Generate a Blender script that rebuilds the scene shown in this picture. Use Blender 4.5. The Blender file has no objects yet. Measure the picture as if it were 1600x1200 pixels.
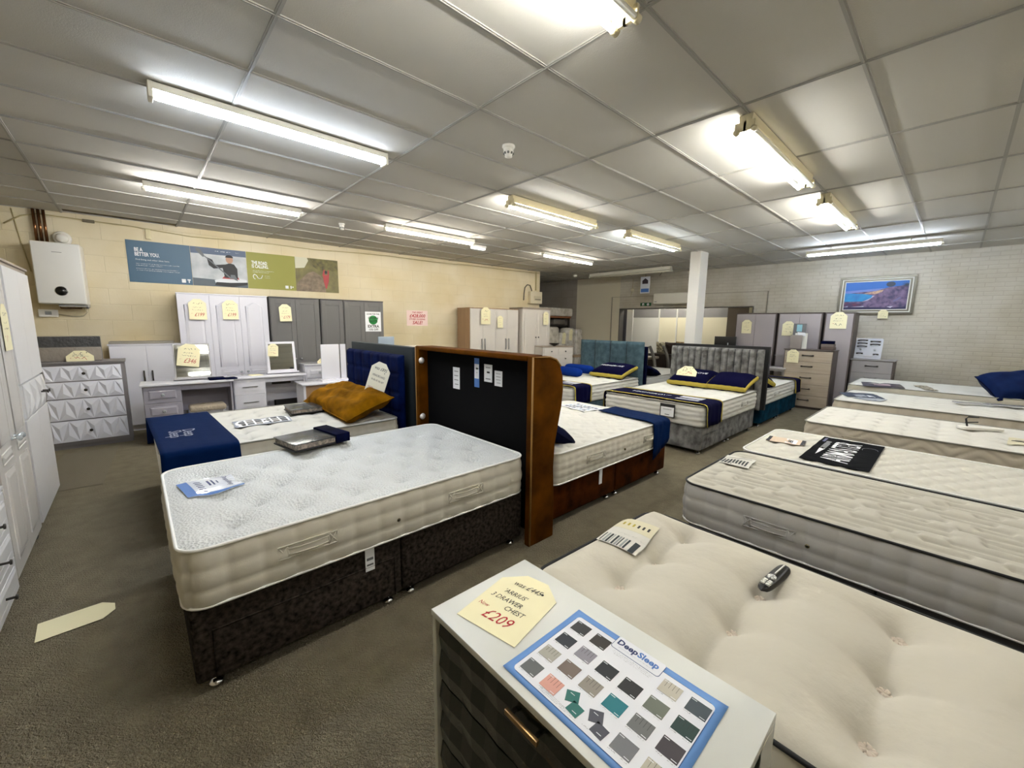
import bpy, bmesh, math, random
from math import sin, cos, pi, radians, sqrt, exp
from mathutils import Vector, Matrix, Euler
random.seed(7)
SC = bpy.context.scene
COL = SC.collection

# ---------------------------------------------------------------- camera, world, exposure
CAMH = 1.59
def make_camera():
    f, pitch, roll, yaw = 636.27, .1459, .0123, .8252
    cy, sy, cp, sp = cos(yaw), sin(yaw), cos(pitch), sin(pitch)
    F = Vector((cy*cp, sy*cp, -sp)); R0 = Vector((sy, -cy, 0)); U0 = R0.cross(F)
    R = cos(roll)*R0 + sin(roll)*U0; U = -sin(roll)*R0 + cos(roll)*U0
    cd = bpy.data.cameras.new('camera'); cd.sensor_width = 36; cd.sensor_fit = 'HORIZONTAL'
    cd.lens = f/1600*36; cd.clip_start = .05; cd.clip_end = 100
    co = bpy.data.objects.new('camera', cd); COL.objects.link(co)
    m = Matrix((R, U, -F)).transposed().to_4x4(); m.translation = Vector((0, 0, CAMH))
    co.matrix_world = m; SC.camera = co
make_camera()
W = bpy.data.worlds.new('world'); SC.world = W; W.use_nodes = True
W.node_tree.nodes['Background'].inputs[0].default_value = (.55, .6, .7, 1)
W.node_tree.nodes['Background'].inputs[1].default_value = .05
SC.view_settings.view_transform = 'Standard'; SC.view_settings.look = 'None'
SC.view_settings.gamma = 1; SC.view_settings.use_curve_mapping = False
SC.view_settings.exposure = EXPOSURE = 2.5
TUBE = 17.0          # emission strength of a lit fluorescent tube
SC.cycles.max_bounces = 10; SC.cycles.diffuse_bounces = 6
SC.cycles.sample_clamp_indirect = 6; SC.cycles.caustics_reflective = False; SC.cycles.caustics_refractive = False

# ---------------------------------------------------------------- materials
def srgb(h):
    if isinstance(h, str):
        h = [int(h[i:i+2], 16)/255 for i in (0, 2, 4)]
    return tuple((c/12.92 if c <= .04045 else ((c+.055)/1.055)**2.4) for c in h)
MATS = {}
def mat(name, col, rough=.6, metal=0, bump=None, var=None, sheen=0, emit=0, spec=.5, alpha=1, coat=0, trans=0):
    """bump=(kind, scale, strength, distance); var=(colour2, scale, contrast) blends a second colour by noise"""
    if name in MATS: return MATS[name]
    m = bpy.data.materials.new(name); m.use_nodes = True; MATS[name] = m
    nt = m.node_tree; N = nt.nodes; L = nt.links; b = N['Principled BSDF']
    c = srgb(col) + (1,)
    b.inputs['Base Color'].default_value = c; b.inputs['Roughness'].default_value = rough
    b.inputs['Metallic'].default_value = metal; b.inputs['Specular IOR Level'].default_value = spec
    b.inputs['Sheen Weight'].default_value = sheen; b.inputs['Coat Weight'].default_value = coat
    b.inputs['Transmission Weight'].default_value = trans; b.inputs['Alpha'].default_value = alpha
    if emit:
        b.inputs['Emission Color'].default_value = c; b.inputs['Emission Strength'].default_value = emit
    tc = N.new('ShaderNodeTexCoord') if (bump or var) else None
    if var:
        n = N.new('ShaderNodeTexNoise'); n.inputs['Scale'].default_value = var[1]; n.inputs['Detail'].default_value = 5
        L.new(tc.outputs['Object'], n.inputs['Vector'])
        r = N.new('ShaderNodeValToRGB'); k = var[2]
        r.color_ramp.elements[0].position = .5-k; r.color_ramp.elements[1].position = .5+k
        r.color_ramp.elements[0].color = c; r.color_ramp.elements[1].color = srgb(var[0]) + (1,)
        L.new(n.outputs['Fac'], r.inputs['Fac']); L.new(r.outputs['Color'], b.inputs['Base Color'])
    if bump:
        kind, sc, st, dist = bump
        if kind == 'noise':
            t = N.new('ShaderNodeTexNoise'); t.inputs['Scale'].default_value = sc; t.inputs['Detail'].default_value = 4; out = t.outputs['Fac']
        elif kind == 'voronoi':
            t = N.new('ShaderNodeTexVoronoi'); t.inputs['Scale'].default_value = sc; out = t.outputs['Distance']
        elif kind == 'wave':
            t = N.new('ShaderNodeTexWave'); t.inputs['Scale'].default_value = sc; t.inputs['Distortion'].default_value = 1.5; out = t.outputs['Fac']
        L.new(tc.outputs['Object'], t.inputs['Vector'])
        bn = N.new('ShaderNodeBump'); bn.inputs['Strength'].default_value = st; bn.inputs['Distance'].default_value = dist
        L.new(out, bn.inputs['Height']); L.new(bn.outputs['Normal'], b.inputs['Normal'])
    return m
def brickmat(name, c1, c2, mortar, bw, bh, axis, mort=.012, bumpd=.004, stain=None):
    m = bpy.data.materials.new(name); m.use_nodes = True; MATS[name] = m
    nt = m.node_tree; N = nt.nodes; L = nt.links; b = N['Principled BSDF']; b.inputs['Roughness'].default_value = .55
    tc = N.new('ShaderNodeTexCoord'); sp = N.new('ShaderNodeSeparateXYZ'); cb = N.new('ShaderNodeCombineXYZ')
    L.new(tc.outputs['Object'], sp.inputs[0]); L.new(sp.outputs[axis], cb.inputs[0]); L.new(sp.outputs['Z'], cb.inputs[1])
    br = N.new('ShaderNodeTexBrick'); L.new(cb.outputs[0], br.inputs['Vector'])
    br.inputs['Scale'].default_value = 1; br.inputs['Brick Width'].default_value = bw; br.inputs['Row Height'].default_value = bh
    br.inputs['Mortar Size'].default_value = mort; br.inputs['Mortar Smooth'].default_value = 1
    br.inputs['Color1'].default_value = srgb(c1)+(1,); br.inputs['Color2'].default_value = srgb(c2)+(1,); br.inputs['Mortar'].default_value = srgb(mortar)+(1,)
    n = N.new('ShaderNodeTexNoise'); n.inputs['Scale'].default_value = 1.3; n.inputs['Detail'].default_value = 6; L.new(tc.outputs['Object'], n.inputs['Vector'])
    mx = N.new('ShaderNodeMix'); mx.data_type = 'RGBA'; mx.blend_type = 'MULTIPLY'
    rr = N.new('ShaderNodeValToRGB'); rr.color_ramp.elements[0].position = .35; rr.color_ramp.elements[1].position = .6
    rr.color_ramp.elements[0].color = srgb(stain or 'e8e4da')+(1,); rr.color_ramp.elements[1].color = (1, 1, 1, 1)
    L.new(n.outputs['Fac'], rr.inputs['Fac']); mx.inputs[0].default_value = .8
    L.new(br.outputs['Color'], mx.inputs[6]); L.new(rr.outputs['Color'], mx.inputs[7]); L.new(mx.outputs[2], b.inputs['Base Color'])
    n2 = N.new('ShaderNodeTexNoise'); n2.inputs['Scale'].default_value = 45; L.new(tc.outputs['Object'], n2.inputs['Vector'])
    ad = N.new('ShaderNodeMath'); ad.operation = 'MULTIPLY_ADD'; L.new(n2.outputs['Fac'], ad.inputs[0]); ad.inputs[1].default_value = .35
    iv = N.new('ShaderNodeMath'); iv.operation = 'SUBTRACT'; iv.inputs[0].default_value = 1; L.new(br.outputs['Fac'], iv.inputs[1]); L.new(iv.outputs[0], ad.inputs[2])
    bn = N.new('ShaderNodeBump'); bn.inputs['Strength'].default_value = .6; bn.inputs['Distance'].default_value = bumpd
    L.new(ad.outputs[0], bn.inputs['Height']); L.new(bn.outputs['Normal'], b.inputs['Normal'])
    return m
def woodmat(name, c1, c2, rough=.5, axis='Z'):
    m = mat(name, c1, rough); nt = m.node_tree; N = nt.nodes; L = nt.links; b = N['Principled BSDF']
    tc = N.new('ShaderNodeTexCoord'); mp = N.new('ShaderNodeMapping')
    mp.inputs['Scale'].default_value = (30, 30, 1.5) if axis == 'Z' else (1.5, 30, 30)
    n = N.new('ShaderNodeTexNoise'); n.inputs['Scale'].default_value = 1.2; n.inputs['Detail'].default_value = 6
    r = N.new('ShaderNodeValToRGB'); r.color_ramp.elements[0].position = .3; r.color_ramp.elements[1].position = .7
    r.color_ramp.elements[0].color = srgb(c1)+(1,); r.color_ramp.elements[1].color = srgb(c2)+(1,)
    L.new(tc.outputs['Object'], mp.inputs[0]); L.new(mp.outputs[0], n.inputs['Vector']); L.new(n.outputs['Fac'], r.inputs[0]); L.new(r.outputs[0], b.inputs['Base Color'])
    return m
M = mat
WHITE = M('white_paint', 'e9e9ee', .35); CREAMW = M('cream_white_paint', 'dcdad6', .35)
CHROME = M('chrome', 'd8d8da', .12, 1); STEEL = M('brushed_steel', 'a8a8aa', .35, 1); DARKMET = M('dark_metal', '4a4745', .35, .9)
BLACK = M('black_plastic', '0c0c0e', .35); BLACKF = M('black_fabric', '08080a', .95, spec=.12, bump=('noise', 300, .3, .001)); WPLAST = M('white_plastic', 'e6e4de', .35)
PAPER = M('tag_card', 'efe8c2', .8); WPAPER = M('white_paper', 'eef0f4', .7); BLUEP = M('blue_print', '4a78c0', .6); INK = M('black_ink', '16161a', .7)
RED = M('red_ink', 'b01c28', .7); NAVYINK = M('navy_ink', '1c2f66', .6); GREEN = M('green_print', '2f9a4c', .7); GREYTXT = M('grey_print', '6a6c70', .7)
MIRROR = M('mirror_glass', 'e0e4e2', .03, 1)
MATW = M('mattress_cover', 'd0cfc9', .85, bump=('noise', 220, .25, .001))
KNIT = M('knitted_mattress_cover', 'd6d9da', .85, bump=('voronoi', 80, 1, .006))
MATS_SIDE = M('mattress_side', 'd0ccc0', .85, bump=('noise', 260, .25, .001)); IVORY = M('ivory_cotton', 'c6c1b4', .9, bump=('noise', 26, .45, .006))
GREYSIDE = M('grey_mattress_side', 'bdbcba', .85, bump=('noise', 260, .25, .001)); BEIGESIDE = M('beige_mattress_side', 'b8b0a0', .85, bump=('noise', 260, .25, .001))
PIPEW = M('white_piping', 'f2f2f0', .7); PIPEB = M('black_piping', '101014', .7); PIPEG = M('grey_piping', '8c8c84', .7)
GOLDP = M('mustard_velvet', '4a2e00', .8, spec=.05, var=('966604', 6, .22), bump=('noise', 18, .4, .01), sheen=0)
CHENILLE = M('brown_chenille', '15110f', .95, spec=.05, var=('433c36', 45, .2), bump=('noise', 180, .5, .003), sheen=0)
GOLD = M('gold_velvet', '1e0c00', .75, spec=.05, var=('6c3e02', 4, .28), bump=('noise', 25, .15, .01), sheen=0)
GOLDBASE = M('gold_velvet_base', '160600', .8, spec=.05, var=('4a2202', 7, .2), bump=('noise', 25, .15, .01), sheen=0)
GREYCV = M('grey_crushed_velvet', '504f4e', .7, spec=.05, var=('8b8b8a', 9, .16), bump=('noise', 20, .2, .01), sheen=0)
TEALV = M('teal_fabric', '384c55', .85, spec=.05, var=('50646e', 12, .2), sheen=0, bump=('noise', 200, .2, .001)); TEALD = M('dark_teal_velvet', '06283a', .8, spec=.05, var=('0b3c52', 8, .15), sheen=0)
BLUEV = M('royal_blue_velvet', '01062a', .7, spec=.05, var=('04184a', 6, .2), sheen=0, bump=('noise', 40, .2, .006)); NAVYV = M('navy_velvet', '010214', .8, spec=.05, var=('050c30', 8, .2))
NAVYC = M('navy_cloth', '07072a', .85, spec=.05, bump=('noise', 250, .2, .001)); RUNB = M('blue_satin_runner', '001a44', .75, spec=.05, bump=('noise', 12, .2, .01)); GOLDTRIM = M('gold_trim', 'b0a04a', .7, spec=.05, bump=('noise', 40, .4, .006))
BOLSTER = M('blue_bolster_cloth', '0a2a78', .85, spec=.05, bump=('noise', 12, .2, .01)); BLKBED = M('black_divan_cloth', '06070c', .9, spec=.05)
GREYFAB = M('grey_divan_cloth', '56565a', .9, spec=.05)

# ---------------------------------------------------------------- mesh builder
class MB:
    def __init__(s): s.v = []; s.f = []; s.m = []; s.s = []; s.mats = []
    def mi(s, m):
        if m not in s.mats: s.mats.append(m)
        return s.mats.index(m)
    def add(s, vs, fs, m, smooth=False):
        o = len(s.v); k = s.mi(m); s.v += [tuple(v) for v in vs]
        for f in fs: s.f.append([i+o for i in f]); s.m.append(k); s.s.append(smooth)
        return s
    def box(s, x0, x1, y0, y1, z0, z1, m):
        v = [(x, y, z) for x in (x0, x1) for y in (y0, y1) for z in (z0, z1)]
        return s.add(v, [(0, 1, 3, 2), (4, 6, 7, 5), (0, 4, 5, 1), (2, 3, 7, 6), (0, 2, 6, 4), (1, 5, 7, 3)], m)
    def rbox(s, x0, x1, y0, y1, z0, z1, m, r=.02, n=3, smooth=True):
        """rounded box (cube grid pushed on to rounded edges)"""
        c = Vector(((x0+x1)/2, (y0+y1)/2, (z0+z1)/2)); h = Vector(((x1-x0)/2, (y1-y0)/2, (z1-z0)/2)); r = min(r, *h)
        ts = [-1]+[-1+i/n for i in range(1, n)]  # placeholder list of edge parameters
        def par(hh):
            a = [-hh+r*(1-cos(pi/2*i/n)) for i in range(n+1)]
            return a + [-t for t in reversed(a)]
        P = [par(h[i]) for i in range(3)]; K = 2*n+1
        def pt(a, b, cc):
            p = Vector((a, b, cc)); q = Vector([max(-h[i]+r, min(h[i]-r, p[i])) for i in range(3)]); d = p-q
            return tuple(c+q+(d.normalized()*r if d.length > 1e-9 else d))
        for ax in range(3):
            u, w = [(1, 2), (2, 0), (0, 1)][ax]
            for sg in (-1, 1):
                vs = []
                for i in range(K+1):
                    for j in range(K+1):
                        q = [0, 0, 0]; q[ax] = sg*h[ax]; q[u] = P[u][i]; q[w] = P[w][j]; vs.append(pt(*q))
                fs = []
                for i in range(K):
                    for j in range(K):
                        a = i*(K+1)+j; f = (a, a+K+1, a+K+2, a+1); fs.append(f if sg > 0 else f[::-1])
                s.add(vs, fs, m, smooth)
        return s
    def prism(s, poly, d0, d1, plane, m, smooth=False):
        """extrude a polygon: plane 'xy' (along z), 'xz' (along y), 'yz' (along x)"""
        g = {'xy': lambda a, b, d: (a, b, d), 'xz': lambda a, b, d: (a, d, b), 'yz': lambda a, b, d: (d, a, b)}[plane]
        n = len(poly); v = [g(a, b, d0) for a, b in poly]+[g(a, b, d1) for a, b in poly]
        s.add(v, [tuple(range(n))[::-1], tuple(range(n, 2*n))], m)
        o = len(s.v)-2*n; k = s.mi(m)
        for i in range(n):
            j = (i+1) % n; s.f.append([o+i, o+j, o+n+j, o+n+i]); s.m.append(k); s.s.append(smooth)
        return s
    def tube(s, pts, r, m, n=8, closed=False, caps=True):
        pts = [Vector(p) for p in pts]; N = len(pts); vs = []; up0 = None
        for i, p in enumerate(pts):
            a = pts[(i-1) % N] if (closed or i > 0) else p; b = pts[(i+1) % N] if (closed or i < N-1) else p
            t = (b-a).normalized()
            up = Vector((0, 0, 1)) if abs(t.z) < .95 else Vector((1, 0, 0))
            if up0 is not None and abs(up0.dot(t)) < .95: up = up0
            x = t.cross(up).normalized(); y = x.cross(t).normalized(); up0 = y
            rr = r[i] if isinstance(r, (list, tuple)) else r
            for k in range(n): vs.append(p+(x*cos(2*pi*k/n)+y*sin(2*pi*k/n))*rr)
        fs = []
        for i in range(N if closed else N-1):
            for k in range(n):
                a = i*n+k; b = i*n+(k+1) % n; c = ((i+1) % N)*n; fs.append((a, b, c+(k+1) % n, c+k))
        if caps and not closed: fs += [tuple(range(n))[::-1], tuple(range((N-1)*n, N*n))]
        return s.add(vs, fs, m, True)
    def lathe(s, prof, m, c=(0, 0, 0), n=20, axis='z', smooth=True):
        vs = []; g = {'z': lambda x, y, z: (x, y, z), 'y': lambda x, y, z: (x, -z, y), 'x': lambda x, y, z: (z, x, y)}[axis]
        for r, z in prof:
            for k in range(n):
                q = g(r*cos(2*pi*k/n), r*sin(2*pi*k/n), z); vs.append((q[0]+c[0], q[1]+c[1], q[2]+c[2]))
        fs = [(i*n+k, i*n+(k+1) % n, (i+1)*n+(k+1) % n, (i+1)*n+k) for i in range(len(prof)-1) for k in range(n)]
        fs += [tuple(range(n))[::-1], tuple(range((len(prof)-1)*n, len(prof)*n))]
        return s.add(vs, fs, m, smooth)
    def grid(s, nu, nv, fn, m, smooth=True, mfn=None):
        vs = [fn(i/nu, j/nv) for i in range(nu+1) for j in range(nv+1)]
        if mfn is None:
            return s.add(vs, [(i*(nv+1)+j, (i+1)*(nv+1)+j, (i+1)*(nv+1)+j+1, i*(nv+1)+j+1) for i in range(nu) for j in range(nv)], m, smooth)
        o = len(s.v); s.v += [tuple(v) for v in vs]
        for i in range(nu):
            for j in range(nv):
                s.f.append([o+i*(nv+1)+j, o+(i+1)*(nv+1)+j, o+(i+1)*(nv+1)+j+1, o+i*(nv+1)+j+1]); s.m.append(s.mi(mfn((i+.5)/nu, (j+.5)/nv))); s.s.append(smooth)
        return s
    def text(s, body, x, z, size, m, plane='xz', d=0, sx=1, shear=0, align='CENTER', rot=0, thick=0):
        """flat lettering; plane 'xz' faces -y, 'xy' faces +z"""
        c = bpy.data.curves.new('lettering', 'FONT'); c.body = body; c.size = size; c.shear = shear; c.align_x = align; c.align_y = 'CENTER'; c.resolution_u = 2
        c.offset = thick
        o = bpy.data.objects.new('lettering', c); me = o.to_mesh()
        cr, sr = cos(rot), sin(rot); vs = []
        for v in me.vertices:
            a, b = v.co.x*sx, v.co.y; a, b = a*cr-b*sr+x, a*sr+b*cr+z
            vs.append((a, d, b) if plane == 'xz' else (a, b, d))
        fs = [tuple(p.vertices) for p in me.polygons]
        s.add(vs, fs, m); o.to_mesh_clear(); bpy.data.objects.remove(o); bpy.data.curves.remove(c)
        return s
    def scribble(s, x0, x1, z, h, m, plane='xz', d=0, t=.0012, seed=1):
        """one line of hand writing as a thin wavering stroke"""
        rnd = random.Random(seed); x = x0; pts = []
        while x < x1:
            pts.append((x, z+rnd.uniform(-.5, .5)*h)); x += h*rnd.uniform(.2, .5)
        for (a, b), (c, e) in zip(pts, pts[1:]):
            if rnd.random() < .18: continue
            q = [(a-t/2, b), (a+t/2, b), (c+t/2, e), (c-t/2, e+t*.4)]
            s.add([(p, d, r) if plane == 'xz' else (p, r, d) for p, r in q], [(0, 1, 2, 3)], m)
        return s
    def build(s, name, parent=None, loc=(0, 0, 0), rot=(0, 0, 0), bevel=0, seg=2, fix=True):
        me = bpy.data.meshes.new(name); me.from_pydata(s.v, [], s.f)
        for m in s.mats: me.materials.append(m)
        me.polygons.foreach_set('material_index', s.m); me.polygons.foreach_set('use_smooth', s.s); me.update()
        o = bpy.data.objects.new(name, me); COL.objects.link(o); o.location = loc; o.rotation_euler = rot
        if parent: o.parent = parent
        if bevel:
            b = o.modifiers.new('bevel', 'BEVEL'); b.width = bevel; b.segments = seg; b.limit_method = 'ANGLE'; b.angle_limit = radians(50)
        return o
def tag(o, label, cat, group=None):
    o['label'] = label; o['category'] = cat
    if group: o['group'] = group
    return o
def thing(name, label, cat, loc=(0, 0, 0), rotz=0, group=None, rot=None):
    o = bpy.data.objects.new(name, None); o.empty_display_size = .1; COL.objects.link(o)
    o.location = loc; o.rotation_euler = rot or (0, 0, rotz)
    return tag(o, label, cat, group)
def struct(o): o['kind'] = 'structure'; return o
def inst(src, parent, loc, rot=(0, 0, 0)):
    c = src.copy(); COL.objects.link(c); c.parent = parent; c.location = loc; c.rotation_euler = rot
    return c
def child(name, mb, parent, **k): return mb.build(name, parent, **k)
# ================================================================ the room
ZC = 3.01
def wy(x): return 8.33-.056*x          # plane of the cream wall
def bx(y): return 10.98-.055*y         # plane of the back wall
CARPET = M('carpet', '857c69', 1, var=('9b927b', 9, .3), spec=.15)
def carpet_bump():
    nt = CARPET.node_tree; N = nt.nodes; L = nt.links; b = N['Principled BSDF']; tc = N.new('ShaderNodeTexCoord')
    w = N.new('ShaderNodeTexWave'); w.wave_type = 'BANDS'; w.bands_direction = 'DIAGONAL'; w.inputs['Scale'].default_value = 22; w.inputs['Distortion'].default_value = 9; w.inputs['Detail'].default_value = 2; w.inputs['Detail Scale'].default_value = 3
    v = N.new('ShaderNodeTexNoise'); v.inputs['Scale'].default_value = 230; a = N.new('ShaderNodeMath'); a.operation = 'MULTIPLY_ADD'; a.inputs[1].default_value = .8
    bn = N.new('ShaderNodeBump'); bn.inputs['Strength'].default_value = 1; bn.inputs['Distance'].default_value = .011
    L.new(tc.outputs['Object'], w.inputs['Vector']); L.new(tc.outputs['Object'], v.inputs['Vector']); L.new(v.outputs['Fac'], a.inputs[0]); L.new(w.outputs['Fac'], a.inputs[2])
    L.new(a.outputs[0], bn.inputs['Height']); L.new(bn.outputs['Normal'], b.inputs['Normal'])
carpet_bump()
struct(MB().box(-2.5, 15, -4.2, 11.2, -.1, 0, CARPET).build('floor'))
TILE = M('ceiling_tile', 'c9c7c1', .9, bump=('noise', 160, .35, .003)); TBAR = M('ceiling_bar', 'a3a19c', .5)
VOID = M('ceiling_void', '1a1814', 1)
XS = [1.82+1.2*i for i in range(-4, 12)]; YS = [1.72+.6058*j for j in range(-10, 16)]
def ceiling():
    # tile field with two gaps at the cream wall, where tiles have slipped out
    holes = [(-.56, .62, 8.12, 8.3), (8.55, 9.2, 7.72, 7.84)]
    xs = sorted(set([-2.5, 15.0]+XS+[h[0] for h in holes]+[h[1] for h in holes])); ys = sorted(set([-4.2, 11.2]+YS+[h[2] for h in holes]+[h[3] for h in holes]))
    mb = MB()
    for x0, x1 in zip(xs, xs[1:]):
        for y0, y1 in zip(ys, ys[1:]):
            if any(h[0] <= x0+.001 and x1 <= h[1]+.001 and h[2] <= y0+.001 and y1 <= h[3]+.001 for h in holes): continue
            mb.box(x0, x1, y0, y1, ZC, ZC+.015, TILE)
    mb.box(-2.5, 15, -4.2, 11.2, 3.35, 3.4, VOID)
    struct(mb.build('ceiling'))
    mb = MB()
    for x in XS: mb.box(x-.012, x+.012, -4.2, 11.2, ZC-.007, ZC+.002, TBAR); mb.box(x-.004, x+.004, -4.2, 11.2, ZC-.0105, ZC-.007, TBAR)
    for y in YS: mb.box(-2.5, 15, y-.012, y+.012, ZC-.006, ZC+.002, TBAR); mb.box(-2.5, 15, y-.003, y+.003, ZC-.0095, ZC-.006, TBAR)
    struct(mb.build('trim_1'))
ceiling()
CREAM = brickmat('cream_blockwork', 'dcd1b6', 'd9ceb2', 'd3c8ac', .45, .225, 'X', .007, .003, 'f2ecd8')
BACKW = brickmat('painted_brickwork', 'c9c4b8', 'c7c2b6', 'bfb9ac', .225, .075, 'Y', .012, .004, 'e0dccf')
GREYW = brickmat('grey_blockwork', 'a49e96', 'a09a92', '918c84', .45, .225, 'Y', .01, .004)
PLAIN = M('plain_cream_wall', 'd2cbb6', .7)
def wall(name, poly, z0, z1, m, more=()):
    mb = MB().prism(poly, z0, z1, 'xy', m)
    for p, a, b, mm in more: mb.prism(p, a, b, 'xy', mm)
    return struct(mb.build(name))
wall('wall_left', [(-2.4, wy(-2.4)), (8.25, wy(8.25)), (8.25, wy(8.25)+.2), (-2.4, wy(-2.4)+.2)], 0, 3.35, CREAM)
wall('wall_return', [(8.05, wy(8.05)+.2), (8.25, wy(8.25)+.19), (8.25, 11), (8.05, 11)], 0, 3.35, GREYW)
def bw(y0, y1, t=.2): return [(bx(y0), y0), (bx(y0)+t, y0), (bx(y1)+t, y1), (bx(y1), y1)]
Y0, Y1, ZO = 3.33, 6.85, 2.08
wall('wall_back', bw(-4.1, Y0), 0, 3.35, BACKW, [(bw(Y1, 8.38), 0, 3.35, PLAIN), (bw(8.38, 11.1), 0, 3.35, GREYW), (bw(Y0, Y1), ZO, 3.35, BACKW)])
wall('wall_passage', [(8, 11), (10.6, 11), (10.6, 11.1), (8, 11.1)], 0, 3.35, GREYW)
wall('wall_side', [(-2.5, -4.2), (-2.3, -4.2), (-2.3, 8.6), (-2.5, 8.6)], 0, 3.35, CREAM)
wall('wall_front', [(-2.3, -4.2), (15, -4.2), (15, -4.0), (-2.3, -4.0)], 0, 3.35, CREAM)
# joint lines of the blocked-up infill round the opening, and a loose wire beside it
mb = MB()
JL = M('joint_line', '8f8a7c', .8)
for ya, yb, za, zb in ((7.09, 7.1, 0, 2.42), (3.05, 3.062, 0, 2.42), (3.05, 7.1, 2.412, 2.422)):
    mb.box(bx(ya)-.03-(.02 if yb-ya > 1 else 0), bx(yb)+.05, ya, yb, za, zb, JL) if yb-ya < 1 else mb.prism([(bx(ya)-.004, ya), (bx(ya)+.05, ya), (bx(yb)+.05, yb), (bx(yb)-.004, yb)], za, zb, 'xy', JL)
struct(mb.build('trim_2'))
DKREV = M('opening_lining', '5a5650', .6)
mb = MB(); mb.prism(bw(Y0, Y1, .22), ZO-.02, ZO+.005, 'xy', DKREV); mb.prism(bw(Y0-.01, Y0+.02, .22), 0, ZO, 'xy', DKREV); mb.prism(bw(Y1-.02, Y1+.01, .22), 0, ZO, 'xy', DKREV)
struct(mb.build('door_1'))
# white boxed column
COLW = M('column_paint', 'dedcd8', .5)
struct(MB().box(8.02, 8.36, 3.46, 3.66, 0, ZC, COLW).build('pillar', bevel=.004))

# second showroom seen through the opening
def beyond():
    W2 = M('white_boarding', 'e4e2da', .5); C2 = M('cream_boarding', 'e8e0c4', .6); G2 = M('grey_band', '8d8a88', .7); D2 = M('charcoal_panel', '4c4a50', .6); BR = M('brown_board', '5e5244', .6)
    mb = MB(); X = 12.6
    mb.box(X, X+.1, 2, 9, 0, ZC, W2)
    mb.box(X-.01, X, 3.6, 7.6, 1.86, 2.3, G2); mb.box(X-.012, X, 4.2, 6.6, .1, 1.86, C2); mb.box(X-.012, X, 6.62, 7.55, .1, 1.86, W2)
    for y in (6.6, 6.0, 5.68): mb.box(X-.05, X, y, y+.03, 0, 2.3, W2)
    mb.box(X-.04, X-.005, 5.35, 5.62, 0, 2.3, M('grey_panel', 'a4a4a2', .6))
    struct(mb.build('wall_beyond'))
    mb = MB(); mb.box(11.0, 11.05, 6.83, 7.4, 0, 2.1, D2); mb.box(11.0, 11.04, 6.63, 6.83, 0, 2.1, W2); struct(mb.build('door_2'))
    mb = MB(); mb.box(11.3, 11.5, 5.03, 5.14, 0, 2.3, M('bright_post', 'f0eed8', .5)); struct(mb.build('trim_3'))
    mb = MB(); mb.box(12.2, 12.3, 2.0, 4.4, 0, ZC, BR); mb.box(12.0, 12.2, 3.55, 3.8, 0, 2.4, C2); mb.box(12.0, 12.2, 2.9, 3.4, 0, 2.4, G2); struct(mb.build('wall_office'))
beyond()

# ---------------------------------------------------------------- lamps
LAMPCOL = {'cool': (.88, .95, 1), 'warm': (1, .92, .80), 'neutral': (1, .985, .94), 'blue': (.78, .87, 1)}
def lampmat(c, k=1):
    n = 'lit_tube_%s_%d' % (c, int(k*10))
    if n in MATS: return MATS[n]
    m = M(n, 'ffffff', .5); b = m.node_tree.nodes['Principled BSDF']
    b.inputs['Emission Color'].default_value = LAMPCOL[c]+(1,); b.inputs['Emission Strength'].default_value = TUBE*k
    return m
HOUS = M('lamp_housing', 'e0ddd0', .45); HOUSY = M('aged_lamp_housing', 'c9bf9c', .45)
def batten(label, x, y, L, kind='tube', col='neutral', k=1, rotz=0, z=ZC, drop=0, group='fluorescent battens on the ceiling'):
    t = thing('ceiling_light', label, 'light', (x, y, z-drop), rotz, group); h = L/2
    if kind == 'led':
        MB().box(-h, h, -.05, .05, -.05, -.007, HOUS).build('housing', t, bevel=.006)
        mb = MB(); n = 8; pr = [(-.045, -.05)]+[(-.045*cos(pi*i/n), -.05-.04*sin(pi*i/n)) for i in range(1, n)]+[(.045, -.05)]
        mb.prism(pr, -h+.02, h-.02, 'yz', lampmat(col, k*.33)); mb.build('diffuser', t)
        for s in (-1, 1): MB().box(s*h-.012, s*h+.012, -.052, .052, -.098, -.007, HOUS).build('end_cap', t, bevel=.004)
        return t
    tw = kind in ('twin', 'off')
    hm = HOUSY if kind == 'twin' else HOUS; hd = .08 if tw else .06
    MB().prism([(-.045, -.007), (.045, -.007), (.036, -hd), (-.036, -hd)], -h, h, 'yz', hm).build('housing', t)
    for yy in ((-.055, .055) if tw else (0,)):
        zt = -.108 if tw else -.082
        lit = not (kind == 'off') and not (tw and yy < 0)
        MB().tube([(-h+.02, yy, zt), (h-.02, yy, zt)], .0135, lampmat(col, k) if lit else M('unlit_tube', 'e8e4d4', .3), 10).build('tube', t)
        for s in (-1, 1):
            mb = MB(); mb.lathe([(.017, -.02), (.019, -.012), (.019, .012), (.012, .016)], hm, (s*(h-.006), yy, zt), 12, 'x'); mb.box(s*(h-.006)-.008, s*(h-.006)+.008, min(yy, 0)-.004, max(yy, 0)+.012, zt, -.05, hm); mb.build('end_cap', t)
    return t
batten('wide white LED batten with glowing diffuser above the bed with the dark brown base', .95, 3.48, 1.5, 'led', 'blue', 1.8)
batten('glowing single tube batten above the kayaker poster and the white wardrobe', .95, 5.86, 1.5, 'tube', 'neutral', 2.7)
batten('glowing single tube batten above the red lettered sale sign', 3.6, 5.78, 1.6, 'tube', 'warm', 1.4)
batten('glowing single tube batten closest to the dark hole in the ceiling', 6.85, 5.7, 1.6, 'tube', 'warm')
batten('twin tube batten with cream housing, just beyond the larger round ceiling detector', 3.98, 3.54, 1.55, 'twin', 'neutral', 1.5)
batten('glowing twin tube batten just in front of the white pillar', 6.35, 3.5, 1.6, 'twin', 'cool', 1.5)
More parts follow.
